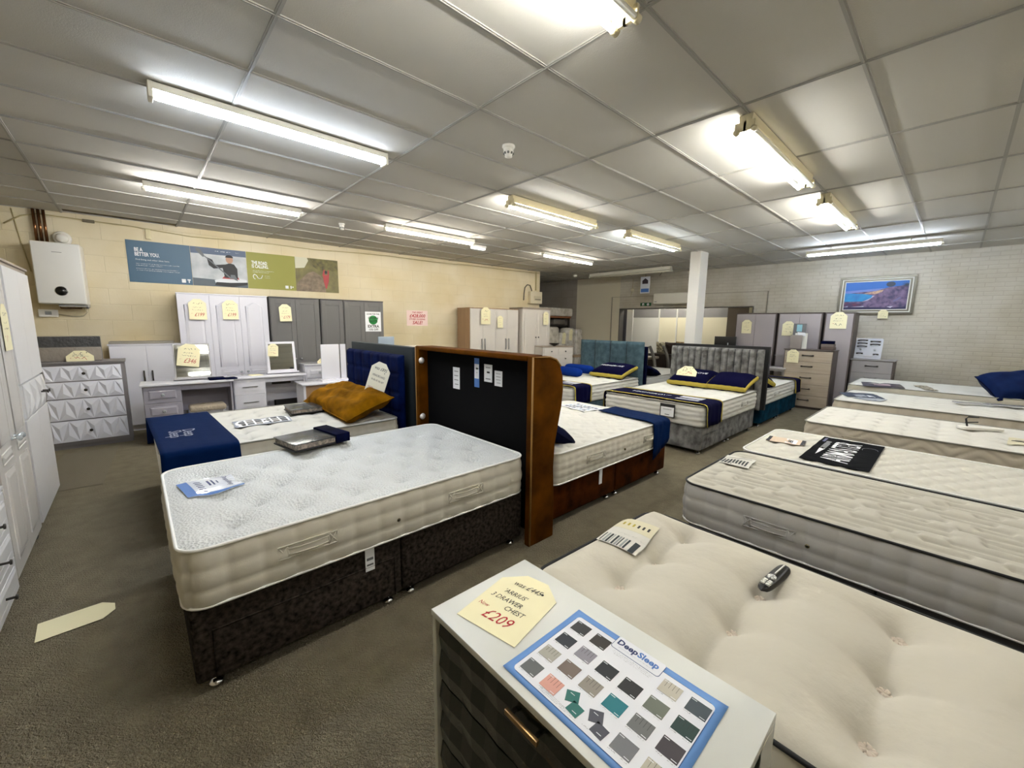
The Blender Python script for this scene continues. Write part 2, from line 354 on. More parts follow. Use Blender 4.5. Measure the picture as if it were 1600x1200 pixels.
batten('larger cream twin tube batten on the ceiling above the row of bare mattresses', 3.98, 1.13, 1.65, 'twin', 'neutral', 1.3)
batten('cream twin tube batten closest to the framed seascape picture, smaller of its row', 6.35, 1.12, 1.65, 'twin', 'neutral', 1.4)
batten('cream batten end cut off by the top edge of the photo', .95, 1.15, 1.55, 'twin', 'neutral', 1.2)
t9 = batten('long cool white tube hung crosswise in front of the painted brick wall', 9.05, 1.16, 1.7, 'tube', 'blue', 1.8, pi/2, ZC, .06)
for s in (-.5, .5): MB().tube([(s, 0, 0), (s, 0, .05)], .006, HOUS).build('hanger', t9)
t10 = batten('unlit twin tube batten over the exit sign and the doorway', 9.35, 5.85, 2.3, 'off', 'warm', 1, pi/2, ZC, .03)
for s in (-.9, .9): MB().tube([(s, 0, -.01), (s, 0, .03)], .008, HOUS).build('hanger', t10)
for x, y, c, lab in ((.95, -1.2, 'neutral', 'lit tube batten outside the photo, behind the small white-cased chest'), (3.98, -1.2, 'neutral', 'lit tube batten outside the photo, over the head of the wavy-quilted mattress'), (6.85, -1.2, 'neutral', 'lit tube batten outside the photo, over the head of the puff-sided mattress'), (9.2, -1.6, 'cool', 'lit tube batten outside the photo, by the far end of the brick wall')):
    batten(lab, x, y, 1.6, 'tube', c, .8)
batten('added unseen tube batten lighting the second showroom behind the doorway', 11.8, 5.9, 1.6, 'tube', 'neutral', 2, pi/2)  # unseen lamp, added to brighten the room beyond the opening

def small_ceiling_things():
    for lab, x, y, s in (('round white ceiling detector with louvred cup, larger of the two between the tubes', 2.35, 2.62, 1.0), ('small round white ceiling detector above the olive poster', 2.37, 6.27, .8)):
        t = thing('smoke_detector', lab, 'detector', (x, y, ZC), 0, 'ceiling detectors')
        MB().lathe([(.05*s, 0), (.052*s, -.012), (.046*s, -.022)], WPLAST, n=24).build('base', t)
        mb = MB().lathe([(.04*s, -.02), (.04*s, -.05), (.03*s, -.07), (.03*s, -.085), (.008, -.09)], WPLAST, n=24)
        for k in range(8): a = k*pi/4; mb.box(.036*s*cos(a)-.006, .036*s*cos(a)+.006, .036*s*sin(a)-.006, .036*s*sin(a)+.006, -.068, -.053, M('louvre_grey', '6a6a66', .6))
        mb.build('sensor_cup', t)
    tag(MB().lathe([(.02, 0), (.05, -.01), (.055, -.035), (.04, -.06), (.01, -.075)], WPLAST).build('ceiling_sensor', loc=(9.42, 7.6, ZC)), 'small white ball sensor on the ceiling by the dark hole', 'sensor')
    t = thing('emergency_light', 'small white oblong emergency light on the ceiling beside the middle tube of the far row', 'light', (4.75, 6.1, ZC))
    MB().rbox(-.16, .16, -.05, .05, -.05, -.006, WPLAST, .012).build('housing', t); MB().rbox(-.15, .15, -.04, .04, -.08, -.045, M('frosted_cover', 'f2f2ee', .4, emit=.4), .015).build('diffuser', t)
small_ceiling_things()

# ---------------------------------------------------------------- on the walls
def boiler():
    x = -.64; t = thing('boiler', 'white wall-hung boiler with round black display beside copper pipes', 'boiler', (x, wy(x), 1.78), -.056)
    MB().rbox(-.225, .225, -.3, -.005, 0, .79, WPLAST, .02).build('casing', t)
    MB().rbox(-.215, .215, -.306, -.295, .01, .78, M('boiler_front', 'e4e4e2', .3), .005).build('front_panel', t)
    mb = MB().lathe([(.062, 0), (.062, .008), (.056, .012)], CHROME, (.0, -.302, .17), 32, 'y'); mb.lathe([(.055, .004), (.055, .014)], BLACK, (0, -.302, .17), 32, 'y'); mb.build('display', t)
    MB().box(-.04, .05, -.3075, -.306, .662, .668, GREYTXT).build('badge', t)
    MB().tube([(-.05, -.15, .0), (-.05, -.15, -.05), (.15, -.15, -.05), (.15, -.15, 0)], .009, COPPER).build('pipe_loop', t)
    MB().tube([(.2, -.12, .0), (.2, -.12, -.04), (.215, -.2, -.04)], .012, STEEL).build('valve', t)
    MB().box(-.05, .22, -.25, -.02, -.03, 0, M('boiler_tray', '9a9a98', .4)).build('tray', t)
COPPER = M('copper_pipe', '80583a', .22, .95)
boiler()
for i, (dx, lab) in enumerate(((-.83, 'copper pipe above the boiler, first from the room corner'), (-.785, 'copper pipe above the boiler, in the middle of the three'), (-.74, 'copper pipe above the boiler, next to the white bell'))):
    tag(MB().tube([(0, 0, 0), (0, 0, .43)], .016, COPPER, 10).build('copper_pipe', loc=(dx, wy(dx)-.06, 2.57)), lab, 'pipe', 'copper pipes rising from the boiler')
t = thing('alarm_bell', 'round white dome alarm sounder on top of the boiler', 'alarm', (-.6, wy(-.6)-.02, 2.66))
MB().lathe([(.09, 0), (.09, .03), (.07, .05)], WPLAST, n=28, axis='y').build('base', t); MB().lathe([(.065, .045), (.06, .08), (.035, .105), (.005, .11)], WPLAST, n=28, axis='y').build('dome', t)
t = thing('wall_socket', 'small white fused switch box on the cream wall under the boiler', 'switch', (-.83, wy(-.83), 1.66))
MB().rbox(-.09, .09, -.035, 0, -.05, .05, WPLAST, .008).build('plate', t); MB().box(-.03, .03, -.04, -.034, -.02, .025, M('grey_rocker', '9a9c9c', .5)).build('switch_rocker', t)
pts = [(-.74, 1.65), (-.6, 1.62), (-.5, 1.63), (-.46, 1.68), (-.5, 1.76)]
tag(MB().tube([(a, wy(a)-.02, b) for a, b in pts], .004, M('grey_cable', 'a29c88', .5), 6).build('boiler_cable'), 'thin grey cable curling from the switch box to the boiler', 'cable')
CABLE = M('cream_cable', 'b3a67c', .6)
pts = [(-1.1, 2.78), (-.95, 2.9), (-.8, 2.95), (-.4, 2.94), (.1, 2.93), (.5, 2.9), (.8, 2.88), (1.3, 2.9), (1.9, 2.91), (2.6, 2.9), (3.3, 2.93), (4, 2.945), (5, 2.93), (6, 2.95), (7, 2.95), (8.2, 2.96)]
tag(MB().tube([(a, wy(a)-.012, b) for a, b in pts], .008, CABLE, 6).build('wall_cable'), 'cream cable sagging along the cream wall just under the ceiling', 'cable')
tag(MB().tube([(-1.02, wy(-1.02)-.01, 2.98), (-.98, wy(-1)-.01, 2.6), (-.93, wy(-1)-.01, 2.2)], .006, CABLE, 6).build('drop_cable'), 'thin cable hanging down the cream wall next to the copper pipes', 'cable')
tag(MB().rbox(-.03, .03, -.03, 0, -.07, .07, M('cream_box', 'ccc29c', .5), .006).build('junction_box', loc=(.28, wy(.28), 2.84)), 'small cream junction box on the cable above the slate blue poster', 'junction box')
tag(MB().rbox(-.06, .06, -.03, 0, -.02, .02, M('dark_clip', '6a6250', .6), .006).build('cable_clamp', loc=(-.33, wy(-.33), 2.93)), 'dark pipe clamp under the ceiling gap near the boiler', 'clamp')
mb = MB().box(-.02, .02, -.02, 0, .4, .88, CABLE); tag(mb.build('cable_trunking', loc=(8.1, wy(8.1), 2.1)), 'cream vertical trunking running from the meter box up to the ceiling', 'trunking')
t = thing('meter_box', 'cream electrical meter box at the end of the cream wall', 'meter box', (8.02, wy(8.02), 2.14), -.056)
MB().rbox(-.2, .22, -.12, 0, 0, .32, M('meter_cream', 'cfc6ae', .5), .01).build('casing', t); MB().box(-.08, .17, -.13, -.118, .08, .2, M('meter_cover', 'bdb49c', .4)).build('cover', t); MB().box(-.05, .15, -.134, -.129, .1, .125, M('meter_slot', '6a6456', .5)).build('slot', t)
pts = [(7.66, 2.22), (7.67, 2.4), (7.7, 2.55), (7.78, 2.63), (7.88, 2.62), (7.94, 2.5), (7.94, 2.42)]
tag(MB().tube([(a, wy(a)-.02, b) for a, b in pts], .014, M('armoured_cable', '5c5850', .6), 8).build('looped_cable'), 'thick dark cable looping beside the meter box', 'cable')

def posters():
    BL = M('slate_blue_print', '40607a', .5); OL = M('olive_print', '8d8c3a', .5)
    def base(i, lab, m, name='poster'):
        x = .02+.738*i; t = thing(name, lab, 'poster', (x, wy(x), 2.14), -.056, 'row of four posters on the cream wall')
        MB().box(0, .735, -.006, -.001, 0, .6, m).build('sheet', t); return t
    d = -.0075
    t = base(0, 'slate blue poster reading BE A BETTER YOU', BL)
    mb = MB().text('BE A', .085, .47, .075, WPAPER, d=d, sx=.62, align='LEFT', thick=.002).text('BETTER YOU.', .085, .405, .075, WPAPER, d=d, sx=.62, align='LEFT', thick=.002).text('Find living and other ideas here.', .09, .33, .03, WPAPER, d=d, align='LEFT')
    for k, (z, w) in enumerate(((.27, .5), (.245, .3), (.2, .48), (.175, .5))): mb.scribble(.09, .09+w, z, .009, WPAPER, d=d, t=.004, seed=k)
    mb.build('lettering', t); MB().box(.6, .65, d-.001, d, .03, .085, WPAPER).box(.67, .71, d-.001, d, .065, .085, WPAPER).box(.683, .697, d-.001, d, .03, .065, WPAPER).build('emblems', t)
    SK = M('poster_grey_water', '9aa0a8', .5, var=('c4c8cc', 5, .2)); SU = M('poster_black_suit', '24262a', .6); FL = M('poster_skin', 'b08a74', .6); BO = M('poster_boat_white', 'd0d4da', .5); RE = M('poster_red', 'a02a30', .5)
    t = base(1, 'poster photo of a kayaker in a black suit holding a paddle', SK)
    mb = MB(); P = lambda pts, m, dd: mb.add([(a, d-dd, b) for a, b in pts], [tuple(range(len(pts)))], m)
    P([(0, .5), (.735, .5), (.735, .6), (0, .6)], M('poster_dusk', '5a6880', .6), 0); P([(0, 0), (.735, 0), (.735, .09), (0, .12)], M('poster_dark_water', '56606a', .6), 0)
    P([(.3, .02), (.72, .06), (.72, .13), (.5, .16), (.28, .1)], BO, .001); P([(.28, .02), (.5, 0), (.73, .05), (.73, .09), (.5, .07), (.3, .07)], SU, .0012); P([(.38, .13), (.62, .13), (.6, .17), (.42, .18)], RE, .0014)
    P([(.42, .15), (.6, .14), (.6, .3), (.56, .37), (.5, .385), (.44, .36), (.3, .34), (.27, .42), (.2, .45), (.22, .33), (.28, .28), (.4, .3)], SU, .0016)
    P([(.5+.05*cos(a*pi/6), .44+.062*sin(a*pi/6)) for a in range(12)], FL, .0018); P([(.5+.055*cos(a*pi/6), .47+.045*sin(a*pi/6)) for a in range(0, 7)], SU, .002)
    P([(.17, .46), (.18, .47), (.52, .14), (.5, .13)], M('poster_paddle', '60656c', .5), .002); P([(.18, .46), (.12, .58), (.06, .6), (.07, .54), (.15, .45)], M('poster_paddle', '', 0), .0022); P([(.5, .15), (.6, .1), (.56, .2), (.5, .2)], M('poster_paddle', '', 0), .0022)
    mb.build('photo_print', t)
    mb = MB()
    for k, x in enumerate((.34, .42, .5, .62)): mb.scribble(x-.03, x+.03, .555, .012, WPAPER, d=d-.002, t=.005, seed=20+k)
    mb.build('lettering', t)
    t = base(2, 'olive green poster reading THE ROAD IS CALLING', OL)
    mb = MB().text('THE ROAD', .07, .43, .075, WPAPER, d=d, sx=.62, align='LEFT', thick=.002).text('IS CALLING.', .07, .37, .075, WPAPER, d=d, sx=.62, align='LEFT', thick=.002)
    for k, z in enumerate((.3, .275)): mb.scribble(.08, .4-.08*k, z, .009, WPAPER, d=d, t=.004, seed=30+k)
    for k, z in enumerate((.22, .19)): mb.scribble(.25, .33, z, .006, WPAPER, d=d, t=.003, seed=40+k)
    mb.build('lettering', t)
    mb = MB()
    for pts in ([(.1, .24), (.08, .21), (.09, .17), (.11, .16)], [(.1, .24), (.13, .22), (.15, .18), (.17, .17)], [(.17, .17), (.2, .18), (.22, .23)]):
        mb.tube([(a, d, b) for a, b in pts], .006, WPAPER, 4)
    mb.box(.56, .61, d-.001, d, .03, .08, WPAPER).box(.64, .66, d-.001, d, .03, .08, WPAPER).box(.67, .69, d-.001, d, .05, .07, WPAPER).build('emblems', t)
    t = base(3, 'poster photo of a person in red on a sunlit woodland track', M('poster_wood', '4e4638', .6, var=('8a8450', 6, .3)))
    mb = MB(); P = lambda pts, m, dd: mb.add([(a, d-dd, b) for a, b in pts], [tuple(range(len(pts)))], m)
    P([(0, .4), (.15, .42), (.22, .55), (.2, .6), (0, .6)], M('poster_haze', 'cfcdb8', .6), 0); P([(.02, .15), (.2, .33), (.3, .37), (.42, .3), (.5, .2), (.5, 0), (0, 0)], M('poster_track', '8f7f6c', .6, var=('6a5c4c', 14, .2)), .0005)
    P([(.47, .2), (.5, .07), (.52, .07), (.56, .2), (.57, .32), (.46, .32)], M('poster_red', '', 0), .001); P([(.45, .3), (.48, .42), (.5, .4), (.49, .3)], M('poster_red', '', 0), .0012); P([(.57, .3), (.57, .4), (.55, .42), (.54, .3)], M('poster_red', '', 0), .0012); P([(.515+.025*cos(a*pi/4), .37+.03*sin(a*pi/4)) for a in range(8)], SU, .0014)
    P([(.25, .6), (.3, .45), (.42, .38), (.735, .4), (.735, .6)], M('poster_canopy', '4a4630', .6, var=('7a7440', 14, .2)), .0006)
    mb.build('photo_print', t)
posters()
def signs():
    t = thing('green_dots_sign', 'white paper sign with green dot reading EXTRA 15% OFF taped to the end grey wardrobe', 'sign', (3.36, 7.549, 1.42), -.056)
    MB().box(-.15, .15, -.002, 0, 0, .37, WPAPER).build('sheet', t)
    MB().lathe([(.085, 0), (.085, .001)], GREEN, (0, -.0022, .215), 30, 'y').build('green_dot', t)
    DK = M('dark_green_ink', '12301c', .7)
    MB().text('LOOK FOR THE', 0, .325, .034, INK, d=-.0045, thick=.001).text('GREEN', 0, .25, .062, DK, d=-.0045, thick=.002).text('DOTS', 0, .19, .062, DK, d=-.0045, thick=.002).text('EXTRA', 0, .095, .07, INK, d=-.0045, thick=.002).text('15% OFF', 0, .035, .05, INK, d=-.0045, thick=.001).build('lettering', t)
    t = thing('sale_sign', 'pale pink sign with red lettering reading SALE on the cream wall', 'sign', (4.6, wy(4.6), 1.53), -.056)
    MB().box(-.25, .25, -.003, 0, 0, .33, M('pink_paper', 'f0d8d4', .7)).build('sheet', t)
    MB().text('THE GREAT', 0, .285, .048, RED, d=-.004, thick=.001, shear=.2).text('£428,000', 0, .21, .1, RED, d=-.004, shear=.2, thick=.002).text('STORE CLOSING', 0, .14, .05, RED, d=-.004, thick=.001).text('SALE!', 0, .065, .1, RED, d=-.004, shear=.2, thick=.002).build('lettering', t)
signs()
def back_wall_things():
    # framed seascape
    y = 1.2; t = thing('framed_picture', 'silver framed seascape picture with blue bay and purple cliffs', 'picture', (bx(y), y, 1.87), -pi/2+.055)
    w, h = .57, .74
    mb = MB(); SILV = M('silver_gilt', '6e695c', .35, .5); WLIP = M('white_frame_lip', 'e8e8e0', .4)
    for a0, a1, dd, m in ((0, .04, .045, SILV), (.04, .058, .036, WLIP), (.058, .085, .028, SILV), (.085, .1, .022, WLIP)):
        mb.box(-w+a0, w-a0, -dd, -.002, a0, a1, m); mb.box(-w+a0, w-a0, -dd, -.002, h-a1, h-a0, m); mb.box(-w+a0, -w+a1, -dd, -.002, a1, h-a1, m); mb.box(w-a1, w-a0, -dd, -.002, a1, h-a1, m)
    mb.build('frame', t, bevel=.004)
    mb = MB(); P = lambda pts, m, dd: mb.add([(-.48+a*.96, -.012-dd*.001, .095+b*.55) for a, b in pts], [tuple(range(len(pts)))], m)
    P([(0, 0), (1, 0), (1, 1), (0, 1)], M('painted_sky', '1c66c0', .5), 0); P([(0, .5), (1, .5), (1, .78), (.5, .74), (0, .68)], M('painted_haze', '8a86c8', .5, var=('4a80cc', 4, .25)), 1)
    P([(0, .6), (.35, .59), (.5, .5), (.45, .38), (.3, .28), (0, .25)], M('painted_bay', '0a6ab8', .5, var=('1a94d0', 9, .2)), 2)
    P([(.1, .6), (.3, .64), (.5, .66), (.7, .78), (.9, .82), (1, .9), (1, 0), (.0, 0), (0, .3), (.3, .3), (.46, .42), (.48, .5), (.35, .56)], M('painted_cliffs', '38305a', .5, var=('7a6488', 14, .14)), 3)
    P([(.3, .57), (.5, .66), (.62, .7), (.6, .62), (.5, .55)], M('painted_town', 'a8807c', .5, var=('c8a888', 40, .1)), 4); P([(.46, .5), (.5, .5), (.4, .34), (.3, .28), (.44, .42)], M('painted_sand', 'b8b4cc', .5), 5)
    P([(0, 0), (1, 0), (1, .1), (.8, .06), (0, .12)], M('painted_dark', '1a1848', .5), 6); P([(0, .12), (.3, .13), (.3, .22), (.05, .26), (0, .22)], M('painted_red', '6a2a48', .5, var=('302a58', 20, .2)), 7)
    P([(.72+.07*cos(a*pi/6), .88+.09*sin(a*pi/6)) for a in range(12)], M('painted_tree', '2a3a50', .5), 8)
    for k in range(6): a = pi*.55+k*.35; P([(.99, .84), (.99+.12*cos(a), .84+.15*sin(a)), (.98, .8)], M('painted_tree', '', 0), 9)
    P([(.0, .1), (.08, .14), (.08, .1)], M('painted_white', 'c0bcd4', .5), 10); P([(.12, .1), (.34, .13), (.34, .1)], M('painted_white', '', 0), 10); P([(.7, .1), (.8, .12), (.76, .05)], M('painted_white', '', 0), 10); P([(.78, .3), (.88, .44), (.9, .38), (.8, .26)], M('painted_rock', '6c6490', .5), 10)
    mb.build('canvas', t)
    # air conditioner, exit sign, wall disc, hanging sign, small speaker
    y = 5.15; t = thing('air_conditioner', 'long cream wall air conditioner above the doorway beside the pillar', 'air conditioner', (bx(y)-.004, y, 2.18), -pi/2+.055)
    MB().rbox(-.58, .58, -.2, 0, 0, .28, M('ac_cream', 'f2eee2', .4), .03).build('casing', t); MB().box(-.52, .52, -.19, -.05, -.015, .008, M('ac_flap', 'a8a498', .4)).build('air_flap', t); MB().box(-.54, -.47, -.203, -.199, .05, .062, GREYTXT).build('badge', t)
    y = 6.03; t = thing('exit_sign', 'small green exit sign with arrow and running figure above the doorway', 'sign', (bx(y)-.002, y, 2.14), -pi/2+.055)
    MB().box(-.16, .16, -.008, 0, 0, .09, M('exit_green', '0e5a34', .4)).build('panel', t)
    mb = MB().box(-.1, -.045, -.0095, -.008, .015, .075, WPAPER).box(.05, .09, -.0095, -.008, .012, .078, WPAPER).box(.03, .11, -.0095, -.008, .035, .055, WPAPER); mb.prism([(-.09, .02), (-.06, .05), (-.05, .02)], -.0105, -.0095, 'xz', M('exit_green', '', 0)); mb.build('pictogram', t)
    y = 6.45; tag(MB().lathe([(.055, 0), (.055, .02), (.04, .03)], M('disc_cream', 'c8c0a8', .5), axis='y').build('wall_disc', loc=(bx(y), y, 2.6), rot=(0, 0, -pi/2)), 'small round cream cover on the back wall beside the hanging sign', 'wall sensor')
    tag(MB().tube([(bx(6.45)-.012, 6.45, 2.95), (bx(6.45)-.012, 6.45, 2.65)], .006, CABLE, 6).tube([(bx(6.45)-.012, 6.47, 2.55), (bx(6.45)-.012, 6.5, 2.42)], .006, CABLE, 6).build('thermostat_cable'), 'thin cable running down the back wall to the round cover', 'cable')
    t = thing('hanging_sign', 'small white hanging sign with house picture and blue band', 'sign', (9.8, 5.6, 2.42), -pi/2)
    MB().box(-.13, .13, -.004, .004, 0, .42, M('sign_face', 'd8dce6', .5)).build('panel', t); MB().box(-.11, .11, -.006, -.004, .03, .12, BLUEP).prism([(-.08, .24), (.08, .24), (.08, .32), (0, .38), (-.08, .32)], -.006, -.004, 'xz', M('house_print', '3a3038', .6)).build('picture', t); MB().tube([(0, 0, .42), (0, 0, .59)], .004, BLACK, 6).build('hook', t)
    t = thing('security_camera', 'small black camera hanging from the ceiling over the doorway', 'camera', (9.6, 4.95, ZC))
    MB().tube([(0, .12, 0), (0, .1, -.12), (0, .16, -.2)], .006, BLACK, 6).build('bracket', t); MB().rbox(-.04, .04, -.05, .03, -.13, -.04, BLACK, .01).tube([(0, 0, -.05), (0, 0, 0)], .01, BLACK).build('body', t)
back_wall_things()
# ================================================================ beds
def corner_map(x, y, L, Wd, r):
    """square grid point -> rounded rectangle"""
    cx = r if x < r else (L-r if x > L-r else None); cy = r if y < r else (Wd-r if y > Wd-r else None)
    if cx is None or cy is None: return x, y
    a, b = (x-cx)/r, (y-cy)/r
    return cx+r*a*sqrt(max(0, 1-b*b/2)), cy+r*b*sqrt(max(0, 1-a*a/2))
def frac(a): return a-math.floor(a)
def linedist(v, p): return abs(frac(v/p+.5)-.5)*p
def top_style(kind, L, Wd, extra=None):
    if kind == 'tuft':
        pts = extra
        def f(x, y):
            z = 0
            for px, py in pts:
                d2 = (x-px)**2+(y-py)**2
                if d2 < .09: z -= .055*exp(-sqrt(d2)/.05)+.018*exp(-d2/.01)
            return z
    elif kind == 'deep':
        pts = extra
        def f(x, y):
            z = 0; ds = []
            for px, py in pts:
                dx, dy = x-px, y-py; d2 = dx*dx+dy*dy
                if d2 < .3: z -= .050*exp(-sqrt(d2)/.045)+.034*exp(-d2/.025)
                # faint pulls running from button to button along the length
                if d2 < .2: z -= .022*exp(-abs(dx)/.03)*exp(-abs(dy)/.16)+.014*exp(-abs(dy)/.03)*exp(-abs(dx)/.12)
            return z
    elif kind == 'diamond':
        p = extra or .13
        def f(x, y): return -.016*(exp(-linedist(x+y*.6, p)/.014)+exp(-linedist(x-y*.6, p)/.014))
    elif kind == 'micro':     # long broken stitches, like bark
        def f(x, y):
            row = round(y/.07); o = .37*frac(sin(row*12.9)*43.7); q = y+.010*sin(x*11+row*2.1); d = abs(q-row*.07); g = frac((x+o)/.37)
            w = min(1, max(0, (g-.06)/.05))*min(1, max(0, (.80-g)/.02))
            return -.032*exp(-d/.018)*w-.012*exp(-abs(g-.79)*.37/.012)*exp(-abs(q-row*.07-.018)/.014)
    elif kind == 'zig':
        def f(x, y):
            t = abs(frac(x/.2)-.5)*.2; return -.017*exp(-linedist(y+t*1.4, .16)/.015)-.012*exp(-linedist(x, .2)/.013)*(1 if frac(y/.32) < .5 else 0)
    else:
        def f(x, y): return -.030*(exp(-linedist(x+.1, .22)/.025)*exp(-linedist(y+.1, .22)/.06)+exp(-linedist(y+.1, .22)/.02)*exp(-linedist(x+.1, .22)/.06))
    return f
def side_style(kind):
    if kind == 'block': return lambda s, z: .014*(abs(sin(pi*s/.135))**.4-.6)+.009*(abs(sin(pi*z/.088+.1))**.5-.6)
    if kind == 'smallblock': return lambda s, z: .010*(abs(sin(pi*s/.085)*sin(pi*z/.06))**.4-.6)
    if kind == 'stripe': return lambda s, z: .015*(abs(sin(pi*z/.06))**.5-.5)+.003*sin(s*26)*sin(z*80)
    if kind == 'zig': return lambda s, z: -.014*exp(-linedist(z*1.0+abs(frac(s/.36)-.5)*.36*.75, .085)/.010)+.002*sin(s*60)*exp(-abs(z-.13)/.1)
    if kind == 'puff': return lambda s, z: .022*(sqrt(abs(sin(pi*s/.16)*sin(pi*z/.26)))-.5)
    return lambda s, z: 0
def mattress(label, loc, rotz, L, Wd, T, style, top, side, pipe, res=.03, extra=None, sst='block', handles=(), vents=(), buttons=False, crown=.012, cat='mattress', group=None, r=.09, hmat=None, endhandles=()):
    t = thing('mattress', label, cat, loc, rotz, group); t0 = t
    nx, ny = max(8, int(L/res)), max(6, int(Wd/res)); f = top_style(style, L, Wd, extra); ss = side_style(sst)
    def P(i, j):
        x0, y0 = L*i/nx, Wd*j/ny; x, y = corner_map(x0, y0, L, Wd, r)
        e = min(x0, L-x0, y0, Wd-y0); z = T-.012+crown*(1-exp(-e/.05))+f(x, y)*(1-exp(-(e/.05)**2))
        return (x, y, z)
    def top_at(x, y):
        e = min(x, L-x, y, Wd-y)
        return T-.012 if e <= 0 else T-.012+crown*(1-exp(-e/.05))+f(x, y)*(1-exp(-(e/.05)**2))
    TOPS[label] = (loc, rotz, top_at, L, Wd)
    mb = MB(); g = [P(i, j) for i in range(nx+1) for j in range(ny+1)]
    mb.add(g, [(i*(ny+1)+j, (i+1)*(ny+1)+j, (i+1)*(ny+1)+j+1, i*(ny+1)+j+1) for i in range(nx) for j in range(ny)], top, True)
    ring = [(i, 0) for i in range(nx)]+[(nx, j) for j in range(ny)]+[(i, ny) for i in range(nx, 0, -1)]+[(0, j) for j in range(ny, 0, -1)]
    rp = []; s = 0; prev = None
    for i, j in ring:
        x, y, z = P(i, j); cx = min(max(x, r), L-r); cy = min(max(y, r), Wd-r); n = Vector((x-cx, y-cy))
        if n.length < 1e-6: n = Vector((0, 0))
        else: n.normalize()
        if prev: s += sqrt((x-prev[0])**2+(y-prev[1])**2)
        prev = (x, y); rp.append((x, y, n, s))
    K = max(8, int(T/.012 if res < .02 else T/.016)); vs = []; n = len(rp)
    for k in range(K+1):
        z = (T-.012)*(1-k/K); b = .012*sin(pi*k/K)
        for x, y, nn, s in rp:
            o = b+(ss(s, z) if 0 < k < K else 0)+(.003 if k in (0, K) else 0); vs.append((x+nn.x*o, y+nn.y*o, z))
    mb.add(vs, [(k*n+i, (k+1)*n+i, (k+1)*n+(i+1) % n, k*n+(i+1) % n) for k in range(K) for i in range(n)], side, True)
    mb.add([(x, y, 0) for x, y, nn, s in rp], [tuple(range(n))[::-1]], side)
    mb.build('cover', t)
    st = 1 if res > .02 else 2
    pr = [(x+nn.x*.005, y+nn.y*.005) for x, y, nn, s in rp][::st]
    mb = MB().tube([(x, y, T-.01) for x, y in pr], .007, pipe, 6, closed=True); mb.build('piping', t)
    MB().tube([(x, y, .008) for x, y in pr], .006, pipe if sst != 'block' or pipe is PIPEW else PIPEW, 6, closed=True).build('piping', t)
    def onside(sd, s, z, o):
        return {'y0': (s, -.018-o, z), 'y1': (s, Wd+.018+o, z), 'x0': (-.018-o, s, z), 'x1': (L+.018+o, s, z)}[sd]
    hm = hmat or side
    for sd, s in handles:
        w, h, zc = .13, .03, T*.52; mb = MB()
        a = lambda ds, dz, o: onside(sd, s+ds, zc+dz, o)
        mb.tube([a(-w, -h, 0), a(w, -h, 0), a(w, h, 0), a(-w, h, 0)], .004, hm, 6, closed=True)
        for q in (-1, 1):
            mb.tube([a(q*w*.7, -h, 0), a(q*w*.7, h, 0)], .003, hm, 6); mb.tube([a(q*w, -h, 0), a(q*w*.7, h, 0)], .003, hm, 6); mb.tube([a(q*w, h, 0), a(q*w*.7, -h, 0)], .003, hm, 6)
        q1 = [a(w*(-.7+1.4*i/8), -.014, .012*sin(pi*i/8)) for i in range(9)]; q2 = [a(w*(-.7+1.4*i/8), .014, .012*sin(pi*i/8)) for i in range(9)]
        mb.add(q1+q2, [(i, i+1, i+10, i+9) for i in range(8)], hm, True); mb.tube(q1, .003, hm, 5); mb.tube(q2, .003, hm, 5)
        mb.build('handle', t)
    for sd, s in vents:
        ax = 'y' if sd[0] == 'y' else 'x'; c = onside(sd, s, T*.42, -.004)
        MB().tube([onside(sd, s, T*.42, -.01), onside(sd, s, T*.42, .002)], .011, M('brass_vent', '7a7050', .3, .8), 12).tube([onside(sd, s, T*.42, 0), onside(sd, s, T*.42, .003)], .006, BLACK, 8).build('air_vent', t)
    if buttons:
        for px, py in extra:
            if not (.03 < px < L-.03 and .03 < py < Wd-.03): continue
            i, j = int(round(px/L*nx)), int(round(py/Wd*ny)); z = P(i, j)[2]+.008
            mb = MB(); rnd = random.Random(int(px*100+py*1000))
            for q in range(7):   # little felt rosette
                an = q*2*pi/7+rnd.random(); mb.tube([(px, py, z+.008), (px+.016*cos(an), py+.016*sin(an), z+.013), (px+.027*cos(an+.5), py+.027*sin(an+.5), z+.009), (px+.014*cos(an+.9), py+.014*sin(an+.9), z+.009)], .0065, M('felt_button', 'd4c8ba', .95), 5)
            mb.build('button', t)
    return t
TOPS = {}
def drape(t, key, cuts=7, smooth=.03):
    """lay the flat parts of a card on the surface of the mattress whose label holds KEY"""
    loc, rz, top, L, Wd = next(v for k, v in TOPS.items() if key in k)
    bpy.context.view_layer.update(); c, s = cos(-rz), sin(-rz)
    def wz(x, y):
        z = -9
        for dx, dy in ((0, 0), (smooth, 0), (-smooth, 0), (0, smooth), (0, -smooth)):
            a, b = x+dx-loc[0], y+dy-loc[1]; lx, ly = a*c-b*s, a*s+b*c
            z = max(z, top(lx, ly)+loc[2])
        return z
    t.location.z = 0; t.rotation_euler = (0, 0, t.rotation_euler.z); bpy.context.view_layer.update()
    for o in t.children:
        bm = bmesh.new(); bm.from_mesh(o.data)
        if len(bm.verts) < 400: bmesh.ops.subdivide_edges(bm, edges=[e for e in bm.edges if e.calc_length() > .02], cuts=cuts if len(bm.verts) < 60 else 2, use_grid_fill=True)
        M4 = o.matrix_world
        for v in bm.verts:
            w = M4 @ v.co; v.co.z += wz(w.x, w.y)+.005
        bmesh.ops.triangulate(bm, faces=bm.faces); bm.to_mesh(o.data); bm.free()
def castor(t, x, y, first=[]):
    if not first:
        o = MB().lathe([(.006, .055), (.006, .03), (.012, .026), (.028, .014), (.03, .006), (.026, 0)], CHROME, n=18).build('castor', t, loc=(x, y, 0)); first.append(o); return o
    return inst(first[0], t, (x, y, 0))
